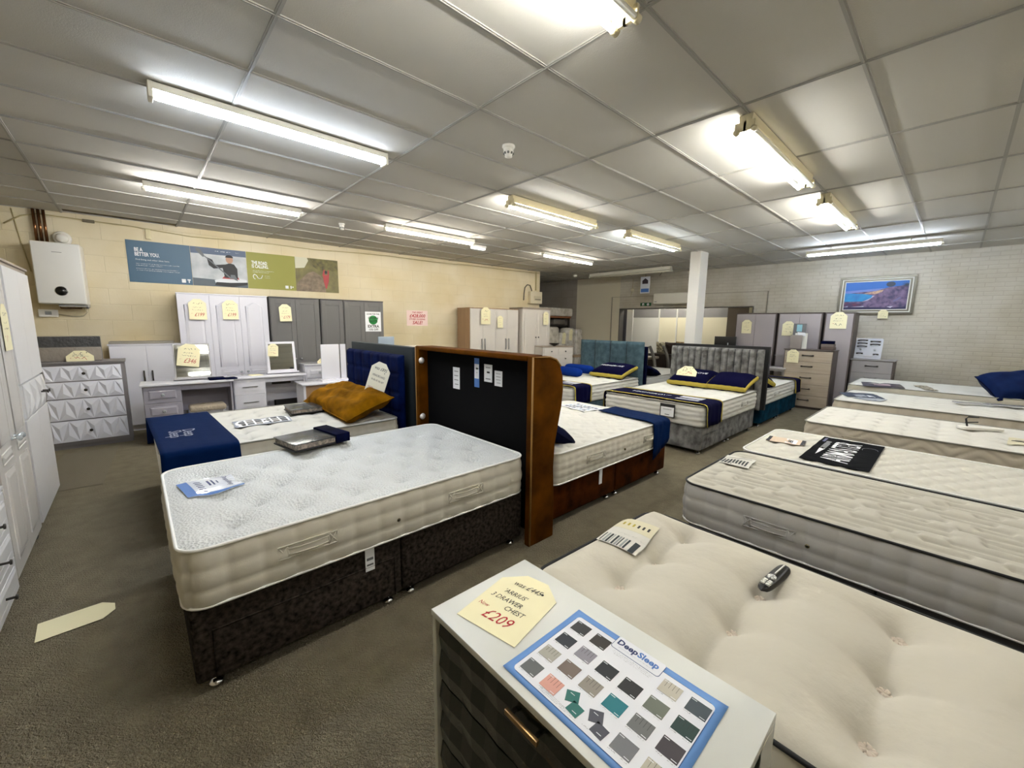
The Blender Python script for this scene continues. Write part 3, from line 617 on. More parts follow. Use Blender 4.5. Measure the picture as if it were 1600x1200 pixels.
def divan(label, loc, rotz, L, Wd, fab, drawers=(), H=.40, group='divan beds on the shop floor', full=True, cat='bed', cr=.02):
    t = thing('divan_bed', label, cat, loc, rotz, group); h = L/2
    MB().rbox(0, h-.003, 0, Wd, .055, H, fab, cr).build('base_half', t); MB().rbox(h+.003, L, 0, Wd, .055, H, fab, cr).build('base_half', t)
    for sd, s0, s1 in drawers:
        y0, y1 = (-.006, .02) if sd == 'y0' else (Wd-.02, Wd+.006)
        ye = y0 if sd == 'y0' else y1
        d = MB().rbox(s0, s1, y0, y1, .065, H-.11, fab, .005, 2).build('drawer', t)
        MB().tube([(s0, ye, .065), (s0, ye, H-.11), (s1, ye, H-.11), (s1, ye, .065)], .0035, fab, 6).build('piping', d)
    for x in ((.07, h-.07, h+.07, L-.07) if full else (.07, L-.07)):
        for y in (.05, Wd-.05): castor(t, x, y)
    return t
def runner(label, loc, rotz, x0, x1, Wd, T, m, drop0, drop1, name='bed_runner', trim=None, lettering=None, skew=0, group=None, cat='runner', seed=3, kink=0, ya=-9):
    """a cloth band laid across a mattress; local frame as the mattress below it, T = height of its top over loc"""
    t = thing(name, label, cat, loc, rotz, group); o = .024
    path = [(-o-.004, T-drop0)]+[(-o, T-.03-(drop0-.03)*(1-i/4)) for i in range(1, 5)]+[(-o+.03*(1-cos(a)), T-.03+.04*sin(a)) for a in (.5, 1.0, 1.5)]
    n2 = 14; path += [(.06+(Wd-.12)*i/n2, T+.016) for i in range(n2+1)]
    path += [(Wd+o-.03*(1-cos(a)), T-.03+.04*sin(a)) for a in (1.5, 1.0, .5)]+[(Wd+o, T-.03-(drop1-.03)*i/4) for i in range(0, 5)]
    path = [p for p in path if p[0] >= ya]
    nu = 14; rnd = random.Random(seed); ph = [rnd.uniform(0, 6) for _ in range(4)]
    def pt(u, j):
        y, z = path[j]; q = j/len(path); x = x0+(x1-x0)*u+skew*(y/Wd-.5)
        wv = .004*sin(u*9+ph[0]+q*5)+.003*sin(u*17+ph[1]-q*11)
        hang = max(0, (T-.03-z))
        if y < 0: return (x+.03*hang*sin(ph[2]+u*3), y-abs(wv)*2-hang*.05+.02*hang*sin(u*12+ph[3]), z)
        if y > Wd: return (x+.03*hang*sin(ph[2]+u*3), y+abs(wv)*2+hang*.05+.02*hang*sin(u*12+ph[3]), z-kink*hang*u)
        return (x, y, z+abs(wv)*.7)
    def strip(ua, ub, off, mm, nn):
        mb = MB(); vs = []
        for i in range(nn+1):
            for j in range(len(path)):
                p = pt(ua+(ub-ua)*i/nn, j); y, z = path[j]
                d = (0, -off, 0) if y < 0.0 and z < T-.02 else ((0, off, 0) if y > Wd and z < T-.02 else (0, 0, off)); vs.append((p[0]+d[0], p[1]+d[1], p[2]+d[2]))
        k = len(path); mb.add(vs, [(i*k+j, (i+1)*k+j, (i+1)*k+j+1, i*k+j+1) for i in range(nn) for j in range(k-1)], mm, True)
        return mb
    c = strip(0, 1, 0, m, nu).build('cloth', t); md = c.modifiers.new('thick', 'SOLIDIFY'); md.thickness = .004; md.offset = 0
    if trim:
        for a in (.0, .93):
            q = strip(a, a+.07, .003, trim, 2).build('trim', t); md = q.modifiers.new('thick', 'SOLIDIFY'); md.thickness = .003; md.offset = 0
    if lettering: lettering(t, T+.0215)
    return t
def pillow_mesh(mb, L, Wd, T, m, rim=None, n=22, crease=.004, seed=1):
    rnd = random.Random(seed); ph = [rnd.uniform(0, 6) for _ in range(6)]
    for sg in (-1, 1):
        def fn(u, v):
            a, b = 2*u-1, 2*v-1; k = (max(0, 1-a**4))**.5*(max(0, 1-b**4))**.5; x = a*L/2*(1-.10*(1-abs(b))**1*0-.06*b*b*0)*(1-.07*(1-a*a)*0)
            pinch = 1-.05*(1-b*b) if abs(a) > .99 else 1
            x = a*L/2*(1-.06*(1-abs(b)**2)*abs(a)**3); y = b*Wd/2*(1-.06*(1-abs(a)**2)*abs(b)**3)
            z = sg*T/2*k+crease*k*(sin(a*7+ph[0]+b*3)+sin(b*9+ph[1]-a*4)+.6*sin(a*15+b*8+ph[2]))
            return (x, y, z) if sg > 0 else (x, y, z)
        def mf(u, v):
            a, b = abs(2*u-1), abs(2*v-1); return rim if rim and max(a, b) > .80 else m
        mb.grid(n, n, (lambda u, v: fn(u, v)) if sg > 0 else (lambda u, v: fn(v, u)), m, True, mf if rim else None)
    return mb
def pillow(label, loc, rot, L, Wd, T, m, rim=None, group=None, seed=1, name='pillow', piping=None, flat=0):
    t = thing(name, label, 'pillow', loc, 0, group, rot)
    pillow_mesh(MB(), L, Wd, T, m, rim, seed=seed, crease=.012 if m is GOLDP else .005).build('cushion_cover', t)
    if piping: MB().tube([(a*L/2, b*Wd/2, 0) for a, b in ((-1, -1), (-.5, -.97), (0, -.94), (.5, -.97), (1, -1), (.97, -.5), (.94, 0), (.97, .5), (1, 1), (.5, .97), (0, .94), (-.5, .97), (-1, 1), (-.97, .5), (-.94, 0), (-.97, -.5))], .006, piping, 6, closed=True).build('piping', t)
    return t
def sample_book(label, loc, rotz, L=.42, Wd=.3, H=.05, band=NAVYV):
    t = thing('sample_book', label, 'sample book', loc, rotz, 'fabric sample books'); BK = M('book_board', '16161a', .4); PG = M('book_swatches', '6f6a64', .85, var=('a89c90', 60, .1)); PHO = M('book_photo', '55575a', .25, var=('1c1e22', 7, .15))
    MB().rbox(0, L, 0, Wd, 0, H*.22, BK, .004, 1).build('cover', t); MB().box(.01, L-.03, .008, Wd-.008, H*.22, H*.86, PG).build('swatch_pages', t)
    MB().rbox(0, L, 0, Wd, H*.86, H, PHO, .004, 1).build('cover', t); MB().rbox(L-.1, L+.012, -.008, Wd+.008, -.0, H+.014, band, .006, 1).build('band', t)
    tag(t, label, 'sample book', 'fabric sample books'); return t

# --- bed with dark brown base (nearest)
TB = .40
base = divan('single divan bed with dark brown chenille base, one drawer and chrome castors', (.06, 2.0, 0), 0, 1.9, 1.2, CHENILLE, (('y0', .07, .90),), TB)
MB().box(.735, .785, -.009, -.003, .27, .398, WPAPER).box(.742, .778, -.0095, -.009, .3, .31, GREYTXT).box(.742, .778, -.0095, -.009, .33, .345, GREYTXT).build('care_label', base)
tp = [(.2+.285*i+(.14 if j % 2 else 0), .2+.2*j) for i in range(7) for j in range(5) if .2+.285*i+(.14 if j % 2 else 0) < 1.85]
mattress('white honeycomb-knit tufted mattress on the dark brown divan', (.05, 1.985, TB), 0, 1.92, 1.23, .275, 'tuft', KNIT, MATS_SIDE, PIPEW, .0135, tp, 'block', [('y0', .47), ('y0', 1.39)], [('y0', .93)], crown=.018)
t = thing('leaflet', 'blue and white leaflet in a clear sleeve on the honeycomb mattress', 'leaflet', (.24, 2.745, TB+.288), 0, None, (0, 0, radians(8)))
MB().box(-.13, .13, -.12, .12, 0, .002, M('sleeve_white', 'e4eaf6', .15, coat=.6)).box(-.13, -.085, -.12, .12, .002, .003, BLUEP).box(-.13, .13, -.12, -.10, .002, .003, BLUEP).build('sheet', t)
mb = MB()
for k in range(6): mb.prism([(-.065, -.08+.03*k), (-.035, -.09+.03*k), (-.035, -.082+.03*k), (-.06, -.072+.03*k)], .0022, .003, 'xy', NAVYINK)
mb.box(-.01, .0, -.02, .06, .0022, .003, NAVYINK).box(.01, .018, -.02, .06, .0022, .003, NAVYINK).box(.032, .038, .0, .04, .0022, .003, NAVYINK).text('DeepSleep', .085, .02, .04, NAVYINK, 'xy', .0032, rot=-pi/2).build('lettering', t); drape(t, 'honeycomb')
sample_book('fabric sample book with navy band lying on the honeycomb mattress', (.74, 3.0, TB+.292), radians(10), .40, .33, .055)

# --- blue bed behind it
BB = .40
blue = divan('black divan bed with quilted royal blue velvet headboard', (.07, 3.72, 0), 0, 1.83, 1.4, BLKBED, (), BB)
def quilt_head(t, m, x, W0, W1, z0, z1, cols, rows, th=.06, gap=.018):
    mb = MB()
    cw = (W1-W0)/cols; rh = (z1-z0)/rows
    def fn(u, v):
        y = W0+(W1-W0)*u; z = z0+(z1-z0)*v; a = abs(sin(pi*(y-W0)/cw)) if cols else 1; b = abs(sin(pi*(z-z0)/rh)) if rows > 1 else 1
        e = min(u*(W1-W0), (1-u)*(W1-W0), v*(z1-z0), (1-v)*(z1-z0))
        return (x-th*.8-th*.2*(min(1, a*2.5)**.5*min(1, b*2.5)**.5)*min(1, (e/.02)) if e > 0 else x-th*.3, y, z)
    mb.grid(cols*10, rows*10, lambda u, v: fn(1-u, v), m); mb.rbox(x-th*.5, x, W0, W1, z0, z1, m, .012)
    return mb.build('headboard', t)
quilt_head(blue, BLUEV, 1.90, .0, 1.40, .3, 1.27, 6, 5)
mattress('thin white mattress with wide button quilting under the long blue runner', (.06, 3.70, BB), 0, 1.82, 1.44, .25, 'square', MATW, MATS_SIDE, PIPEG, .02, None, 'smallblock', [('y0', 1.2)], r=.08)
runner('royal blue satin runner hanging down to the floor over the foot of the bed', (.06, 3.70, BB), 0, -.03, .44, 1.44, .25, RUNB, .57, .25, skew=-.05, seed=5,
       lettering=lambda t, z: MB().text('Deep', .2, .52, .12, M('grey_embroidery', '8a90a4', .6), 'xy', z, rot=-pi/2, thick=.001).text('Sleep', .11, .52, .12, M('grey_embroidery', '', 0), 'xy', z, rot=-pi/2, thick=.001).build('lettering', t))
sample_book('fabric sample book with navy band on the mattress with the long blue runner', (1.08, 4.42, BB+.262), radians(-2), .40, .32, .05)
def swatch_card(label, loc, rotz, w=.42, h=.3, border=WPAPER, n=(6, 3), cols=('2a2c30', '5a5e62', '8e8c88', '1c2430', '74706c'), rx=0):
    t = thing('swatch_card', label, 'swatch card', loc, rotz, 'fabric swatch cards')
    MB().box(-w/2, w/2, -h/2, h/2, 0, .002, border).box(-w/2+.012, w/2-.012, -h/2+.012, h/2-.012, .002, .0026, WPAPER).build('card', t)
    mb = MB(); k = 0; cw, ch = (w-.05)/n[0], (h-.05)/n[1]
    for i in range(n[0]):
        for j in range(n[1]):
            c = cols[(i*3+j*2+k) % len(cols)]; k += 1; x = -w/2+.025+cw*i; y = -h/2+.025+ch*j
            mb.box(x+.008, x+cw-.008, y+.012, y+ch-.006, .0026, .0034, M('swatch_'+c, c, .7))
    mb.build('swatches', t); return t
SW1 = swatch_card('white card of dark fabric swatches on the mattress with the long blue runner', (.82, 4.36, BB+.262), radians(-3), .46, .28, M('card_grey_edge', '8890a0', .6)); drape(SW1, 'wide button quilting')
pillow('rust gold velvet pillow leaning below the royal blue headboard', (1.60, 4.36, BB+.37), (radians(-20), 0, radians(90)), 1.3, .5, .23, GOLDP, seed=4, name='velvet_pillow', piping=GOLDP)

# --- bed backing on to it (only a slice shows), with a dark headboard
bb = divan('divan bed with dark teal headboard standing back to back with the blue one', (3.95, 5.15, 0), pi, 1.85, 1.4, GREYFAB, (), BB)
MB().rbox(1.86, 1.93, -.06, 1.5, .3, 1.35, M('dark_teal_board', '0e1c24', .7), .01).build('headboard', bb)
mattress('white mattress showing in the gap between the blue and the rust gold headboards', (3.95, 5.15, BB), pi, 1.84, 1.4, .24, 'square', MATW, MATS_SIDE, PIPEG, .05)
pillow('rust gold pillow showing in the gap between the blue and the rust gold headboards', (2.38, 4.0, BB+.33), (radians(15), 0, radians(90)), .6, .4, .2, GOLDP, seed=8, name='velvet_pillow')

# --- rust gold winged bed
gold = divan('rust gold velvet divan bed with tall winged headboard seen from behind', (4.12, 3.36, 0), pi, 1.9, 1.36, GOLDBASE, (), .34)
# local: x from foot (0) to head (1.9 = world 2.22); near side is local y = 1.36
def X(wx): return 4.12-wx
def Yl(wyy): return 3.36-wyy
hb = MB().box(X(2.09), X(2.05), Yl(3.42), Yl(1.98), .05, 1.34, BLACKF).build('back_panel', gold)
mb = MB(); prof = [(1.95, 0.0), (2.21, 0.0), (2.21, .3), (2.195, .55), (2.205, .72), (2.24, .88), (2.268, 1.0), (2.28, 1.12), (2.272, 1.22), (2.24, 1.3), (2.19, 1.35), (2.12, 1.372), (1.95, 1.378)]
for ya, yb in ((1.91, 1.965), (3.42, 3.475)):
    o = MB().prism([(X(a), b) for a, b in prof], Yl(yb), Yl(ya), 'xz', GOLD).build('wing', gold, bevel=.012, seg=3)
    for p in o.data.polygons: p.use_smooth = False
    MB().tube([(X(a), Yl(ya if ya < 2.5 else yb)-.0, b) for a, b in ((1.955, .01), (1.955, 1.37), (2.12, 1.366), (2.19, 1.345), (2.24, 1.295))], .007, M('gold_piping', '9a7438', .6), 6).build('piping', o)
mb = MB().rbox(X(2.11), X(1.95), Yl(3.42), Yl(1.965), 1.34, 1.378, GOLD, .01); mb.rbox(X(2.14), X(2.09), Yl(3.42), Yl(1.965), .3, 1.36, GOLD, .02); mb.build('headboard', gold)
for z in (1.24, .70): MB().lathe([(.022, 0), (.03, -.012), (.02, -.026), (.004, -.03)], M('white_knob', 'e8e4e0', .3), (X(1.975), Yl(3.415), z), 14, 'y').build('fixing_knob', gold)
GP = [(.2, .8, .8, .83, GREYTXT), (.2, .8, .6, .63, GREYTXT), (.2, .8, .4, .43, GREYTXT), (.2, .7, .2, .23, GREYTXT)]
for spec in ((2.99, 1.02, .1, .19, WPAPER, GP, 'plain white printed label'), (2.68, 1.07, .065, .24, BLUEP, [(.05, .95, .3, .8, WPAPER), (.2, .7, .62, .68, INK), (.3, .6, .5, .52, GREYTXT)], 'tall blue and white label'),
             (2.55, 1.13, .1, .14, WPAPER, [(.3, .65, .5, .6, INK), (.2, .8, .15, .2, GREYTXT), (.2, .8, .8, .84, GREYTXT)], 'white label with black print'), (2.42, 1.11, .09, .12, WPAPER, GP, 'small white label')):
    y, z, w, h, m, st, lab = spec; mb = MB().box(X(2.05)+.0005, X(2.05)+.0025, Yl(y), Yl(y)+w, z, z+h, m)
    for a, b, c, e, mm in st: mb.box(X(2.05)+.0025, X(2.05)+.0031, Yl(y)+(1-b)*w, Yl(y)+(1-a)*w, z+c*h, z+e*h, mm)
    o = mb.build('back_label', gold); o['label'] = lab
MB().box(X(2.9), X(2.94)+.0, 1.364, 1.37, .2, .335, WPAPER).build('care_label', gold)
GT = .34
mattress('white zigzag-quilted mattress on the rust gold divan', (4.14, 3.37, GT), pi, 1.86, 1.385, .27, 'zig', MATW, MATS_SIDE, PIPEW, .018, None, 'smallblock', [('y1', .42), ('y1', 1.33)], [('y1', .88)], crown=.015)
runner('deep blue satin runner hanging over the foot corner of the zigzag-quilted mattress', (4.14, 3.37, GT), pi, -.02, .32, 1.385, .27, RUNB, .12, .2, seed=9, kink=1.0, ya=.62, skew=.12)
SW2 = swatch_card('blue and white swatch card on the zigzag-quilted mattress', (3.86, 2.95, GT+.278), radians(80), .42, .3, WPAPER, (6, 4), ('2a3a5a', '8aa0b4', '3c4a60', 'b4b8bc', '1c2840')); drape(SW2, 'zigzag-quilted')
pillow('dark navy velvet pillow against the rust gold wing', (2.5, 2.42, GT+.36), (radians(32), 0, radians(88)), .7, .46, .16, NAVYV, seed=3, name='velvet_pillow')

# --- grey channelled bed with navy runner
def channel_head(t, m, x, W0, W1, z0, z1, n, th=.07, back=None, name='headboard', mid=None):
    mb = MB(); cw = (W1-W0)/n
    def fn(u, v):
        y = W0+(W1-W0)*u; z = z0+(z1-z0)*v; a = abs(sin(pi*(y-W0)/cw)); e = min(v*(z1-z0), (1-v)*(z1-z0), .03)/.03
        return (x-th*.3-th*.7*min(1, a*1.6)**.5*sqrt(max(0, 1-(1-e)**2)), y, z)
    mb.grid(n*8, 30, lambda u, v: fn(1-u, v), m); mb.rbox(x-th*.32, x, W0, W1, z0, z1, m, .01)
    o = mb.build(name, t); sm = MB(); dk = M('groove_shade_dark', '1c1c20', .9)
    for k in range(1, n): sm.tube([(x-th*.36, W0+cw*k, z0+.02), (x-th*.36, W0+cw*k, z1-.012)], .006, dk, 5)  # dark strips laid in the grooves to stand in for their shade
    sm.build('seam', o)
    return o
grey = divan('grey crushed velvet divan bed with narrow channelled headboard', (5.02, 2.0, 0), 0, 1.95, 1.4, GREYCV, (('y0', .06, .9),), .36)
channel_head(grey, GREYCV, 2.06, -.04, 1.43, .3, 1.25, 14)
def hg(sz, x, y, rot): return lambda t, z: MB().text('HIGHGROVE', x, y, sz, WPAPER, 'xy', z, rot=rot, thick=.001).build('lettering', t)
mattress('white stripe-sided mattress on the grey crushed velvet divan', (5.0, 1.985, .36), 0, 1.97, 1.42, .27, 'square', MATW, MATW, PIPEG, .035, None, 'stripe', [('y0', .4), ('y0', 1.4)], (), r=.08)
def runner_text(t, z):
    MB().text('HIGHGROVE', .3, .85, .1, WPAPER, 'xy', z, rot=-pi/2, thick=.001).box(.18, .44, .15, .45, z-.001, z, M('runner_patch', 'b8bac4', .6)).build('lettering', t)
runner('navy runner with gold edges reading HIGHGROVE on the grey velvet bed', (5.0, 1.985, .36), 0, .02, .52, 1.42, .27, NAVYC, .26, .26, trim=GOLDTRIM, lettering=runner_text, group='navy and gold bed runners')
lab = thing('hang_label', 'black and white hanging label on the foot of the grey velvet bed', 'label', (4.965, 2.42, .43), 0, None, (0, 0, -pi/2))
MB().box(-.1, .1, -.004, 0, 0, .17, INK).box(-.088, .088, -.005, -.004, .01, .13, WPAPER).text('HIGHGROVE', 0, .1, .02, INK, d=-.006).box(-.03, .03, -.006, -.005, .03, .038, INK).build('card', lab)
def hpillow(label, loc, rot, L, seed, letters=True):
    """box pillow: navy faces, gold gusset and gold frill band"""
    t = thing('trimmed_pillow', label, 'pillow', loc, 0, 'navy and gold pillows', rot); Wd, T = .52, .13; mb = MB(); n = 18
    for sg in (-1, 1):
        def fn(u, v):
            a, b = 2*u-1, 2*v-1; k = (max(0, 1-a**4)*max(0, 1-b**4))**.5
            return (a*L/2*(1-.05*(1-b*b)*abs(a)**3), b*Wd/2*(1-.05*(1-a*a)*abs(b)**3), sg*(.03+.08*k)+.003*sin(a*8+seed)*k)
        mb.grid(n, n, (lambda u, v: fn(u, v)) if sg > 0 else (lambda u, v: fn(v, u)), NAVYC)
    mb.build('cushion_cover', t); ring = []
    for q in range(4*n):
        e, f = divmod(q, n); c = -1+2*f/n; a, b = ((c, -1), (1, c), (-c, 1), (-1, -c))[e]
        ring.append((a*L/2*(1-.05*(1-b*b)*abs(a)**3), b*Wd/2*(1-.05*(1-a*a)*abs(b)**3)))
    m2 = MB(); N4 = len(ring); vs = []
    for z, o in ((-.036, 1.0), (-.016, 1.045), (.018, 1.05), (.036, 1.0)): vs += [(x*o, y*o, z+.002*sin(i*1.9)) for i, (x, y) in enumerate(ring)]
    m2.add(vs, [(k*N4+i, k*N4+(i+1) % N4, (k+1)*N4+(i+1) % N4, (k+1)*N4+i) for k in range(3) for i in range(N4)], GOLDTRIM, True); m2.build('gusset', t)
    if letters: MB().text('HIGHGROVE', 0, -.02, .085, WPAPER, 'xy', .112, thick=.001).build('lettering', t)
    return t
hpillow('navy pillow with gold border in front of the grey channelled headboard', (6.70, 2.86, .745), (radians(15), 0, radians(90+180)), .62, 2)
hpillow('second navy and gold pillow, at the aisle end of the grey channelled headboard', (6.72, 2.28, .745), (radians(15), 0, radians(90+180)), .56, 3, False)

# --- teal-based bed backing on to the grey one
tb = divan('dark teal divan bed standing behind the grey velvet bed', (9.33, 3.38, 0), pi, 2.1, 1.4, TEALD, (), .36)
MB().box(2.12, 2.19, -.03, 1.46, .3, 1.29, M('black_board', '0c0c10', .6)).build('headboard', tb)
mattress('white stripe-sided mattress on the dark teal divan', (9.35, 3.38, .36), pi, 2.1, 1.42, .26, 'square', MATW, MATW, PIPEG, .05, None, 'stripe', [('y1', .5), ('y1', 1.5)], (), r=.08)
runner('navy and gold runner at the foot of the dark teal divan', (9.35, 3.38, .36), pi, .03, .42, 1.42, .26, NAVYC, .2, .24, trim=GOLDTRIM, group='navy and gold bed runners')
hpillow('navy and gold pillow on the dark teal bed, sticking out behind the black board', (7.46, 2.2, .72), (radians(16), 0, radians(90)), .5, 6, False)

# --- teal headboard bed
te = divan('teal divan bed with four wide channels on its headboard', (4.9, 3.93, 0), 0, 1.98, 1.42, TEALV, (), .36)
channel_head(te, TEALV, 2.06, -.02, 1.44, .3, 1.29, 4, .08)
mattress('white stripe-sided mattress in front of the teal headboard', (4.88, 3.92, .36), 0, 1.97, 1.42, .27, 'square', MATW, MATW, PIPEG, .04, None, 'stripe', [('y0', .4), ('y0', 1.4)], (), r=.08)
runner('navy and gold runner on the bed with the teal headboard', (4.88, 3.92, .36), 0, .02, .46, 1.42, .27, NAVYC, .26, .26, trim=GOLDTRIM, lettering=runner_text, group='navy and gold bed runners')
hpillow('navy and gold pillow reading HIGHGROVE leaning on the teal headboard', (6.56, 4.3, .745), (radians(15), 0, radians(90+180)), .68, 5)
for k, (x, y, z, rz, lab) in enumerate(((6.02, 4.95, .715, 84, 'royal blue bolster nearer the bed foot, in front of the other bolster'), (6.42, 5.0, .735, 90, 'royal blue bolster lying behind the other, next to the teal headboard'))):
    mb = MB(); prof = []
    L2 = .36
    for i in range(17): q = -1+2*i/16; prof.append((max(.004, .085*(1-abs(q)**6)**.5), q*L2))
    tag(mb.lathe(prof, BOLSTER, n=18, axis='x').build('bolster_pillow', loc=(x, y, z), rot=(0, 0, radians(rz))), lab, 'pillow', 'royal blue bolsters')
t2 = divan('divan bed standing behind the teal headboard', (9.1, 5.35, 0), pi, 1.98, 1.42, GREYFAB, (), .36)
MB().rbox(2.0, 2.06, -.02, 1.44, .3, 1.2, NAVYV, .01).build('headboard', t2)
mattress('white mattress behind the teal headboard with a navy pillow on it', (9.12, 5.35, .36), pi, 1.97, 1.42, .26, 'square', MATW, MATW, PIPEG, .06, None, 'stripe', r=.08)
pillow('dark navy pillow peeking out behind the teal headboard', (7.35, 4.15, .72), (radians(20), 0, radians(90)), .6, .42, .16, NAVYV, seed=12, name='velvet_pillow')

# --- the row of mattresses along the aisle, feet towards the winged bed
def rowbed(x, L, Wd, H, fab, lab, ang=0, y=1.08, **k):
    return divan(lab, (x, y, 0), -pi/2+ang, L, Wd, fab, (), H, full=False, **k)
A1 = radians(-2)
rowbed(1.13, 1.9, .9, .34, GREYFAB, 'single divan under the cream button-tufted mattress', A1)
pts = [(.26, .25), (.26, .53), (.65, .11), (.65, .36), (.65, .63), (1.04, .2), (1.04, .46), (1.04, .75), (1.45, .25), (1.45, .55), (.26, .80), (1.75, .3), (1.75, .6)]
mattress('cream deep-buttoned mattress with black piping beside the small chest', (1.12, 1.08, .34), -pi/2+A1, 1.9, .92, .235, 'deep', IVORY, M('mattress_side_cream', 'd2ccbc', .85), PIPEB, .0135, pts, 'puff', [('x0', .5)], (), True, .055)
rowbed(2.62, 1.9, .95, .30, GREYFAB, 'low divan under the black-piped mattress with grey sides')
mattress('white mattress with broken wavy quilting, grey sides and black piping', (2.6, 1.13, .30), -pi/2, 1.92, 1.02, .28, 'micro', M('wavy_mattress_cover', 'bab7ac', .85), GREYSIDE, PIPEB, .0135, None, 'block', [('y0', .52), ('y0', 1.75)], [('y0', .71), ('y0', 1.62)], crown=.015)
rowbed(3.68, 1.9, 1.0, .32, GREYFAB, 'low divan under the diamond-quilted mattress')
mattress('white diamond-quilted mattress with a black card lying across it', (3.66, 1.12, .32), -pi/2, 1.92, 1.04, .265, 'diamond', M('diamond_mattress_cover', 'c6c4bb', .85), MATS_SIDE, PIPEW, .02, .13, 'smallblock')
rowbed(5.28, 1.9, 1.2, .33, GREYFAB, 'low divan under the mattress with zigzag-stitched beige sides')
mattress('white mattress with zigzag-stitched beige sides and a price ticket clip on it', (5.26, 1.02, .33), -pi/2, 1.92, 1.26, .27, 'square', MATW, BEIGESIDE, PIPEG, .018, None, 'zig', [('y0', .45)], [('y0', 1.0)])
rowbed(7.05, 1.9, 1.35, .36, GREYFAB, 'low divan under the mattress with puffed cream sides')
mattress('white mattress with puffed cream sides and a navy leaflet at its corner', (7.03, 1.06, .36), -pi/2, 1.92, 1.4, .26, 'square', MATW, BEIGESIDE, PIPEG, .025, None, 'puff')
rowbed(8.75, 1.9, 1.35, .40, GREYFAB, 'divan under the last mattress, beside the painted brick wall')
mattress('white mattress at the end of the row beside the painted brick wall', (8.73, 1.15, .40), -pi/2, 1.95, 1.4, .27, 'square', MATW, MATS_SIDE, PIPEG, .04)
# ================================================================ cabinets
GREYC = M('grey_cabinet', '6e6e74', .5); SHAKER = M('charcoal_shaker', '636261', .5); GLOSSW = M('gloss_white', 'e2e2ea', .12, coat=.5); WCAB = M('white_cabinet', 'dcdce4', .4); GREIGE = M('greige_cabinet', 'b9b5b0', .45)
TAUPE = M('taupe_cabinet', 'a59ea0', .25, coat=.3); TAUPED = M('taupe_dark_edge', '5a504c', .5); LTGREY = M('light_grey_cabinet', 'b8b8c2', .45); DKGREYED = M('dark_grey_carcass', '7a7678', .5)
OAK = woodmat('oak_board', '8a6e54', 'a98a6a'); OAKL = woodmat('washed_oak', 'a89a88', 'b8ac9a', .45, 'X'); CREAMC = M('cream_cabinet', 'cfcac4', .4)
CRYSTAL = M('crystal_knob', 'dfe6ea', .05, .6); PEWTER = M('pewter', '45413c', .35, .9)
def handle(kind, x, z, y, parent, h=.16, m=None):
    mb = MB()
    if kind == 'bar': mm = m or DARKMET; mb.tube([(x, y, z-h/2+.01), (x, y-.028, z-h/2+.01), (x, y-.028, z+h/2-.01), (x, y, z+h/2-.01)], .006, mm, 6).box(x-.009, x+.009, y-.033, y-.023, z-h/2, z+h/2, mm)
    elif kind == 'hbar': mm = m or STEEL; mb.box(x-h/2, x+h/2, y-.034, y-.024, z-.006, z+.006, mm).tube([(x-h/2+.02, y, z), (x-h/2+.02, y-.028, z)], .005, mm, 6).tube([(x+h/2-.02, y, z), (x+h/2-.02, y-.028, z)], .005, mm, 6)
    elif kind == 'bow': mm = m or PEWTER; mb.tube([(x-h/2, y, z), (x-h/2+.01, y-.025, z), (x-h/4, y-.034, z), (x+h/4, y-.034, z), (x+h/2-.01, y-.025, z), (x+h/2, y, z)], .009, mm, 8).box(x-h/2-.012, x-h/2+.015, y-.006, y, z-.014, z+.014, mm).box(x+h/2-.015, x+h/2+.012, y-.006, y, z-.014, z+.014, mm)
    elif kind == 'crystal': mb.lathe([(.014, 0), (.014, .006), (.006, .01), (.006, .02), (.018, .03), (.02, .04), (.012, .048)], m or CRYSTAL, (x, y, z), 10, 'y', False)
    elif kind == 'peg': mb.tube([(x, y, z), (x, y-.035, z)], .007, m or DARKMET, 8).tube([(x, y-.035, z), (x, y-.042, z)], .014, m or DARKMET, 10)
    else: mb.lathe([(.011, 0), (.007, .006), (.007, .014), (.015, .02), (.017, .027), (.009, .032)], m or PEWTER, (x, y, z), 14, 'y')
    return mb.build('knob' if kind in ('crystal', 'knob', 'peg') else 'handle', parent)
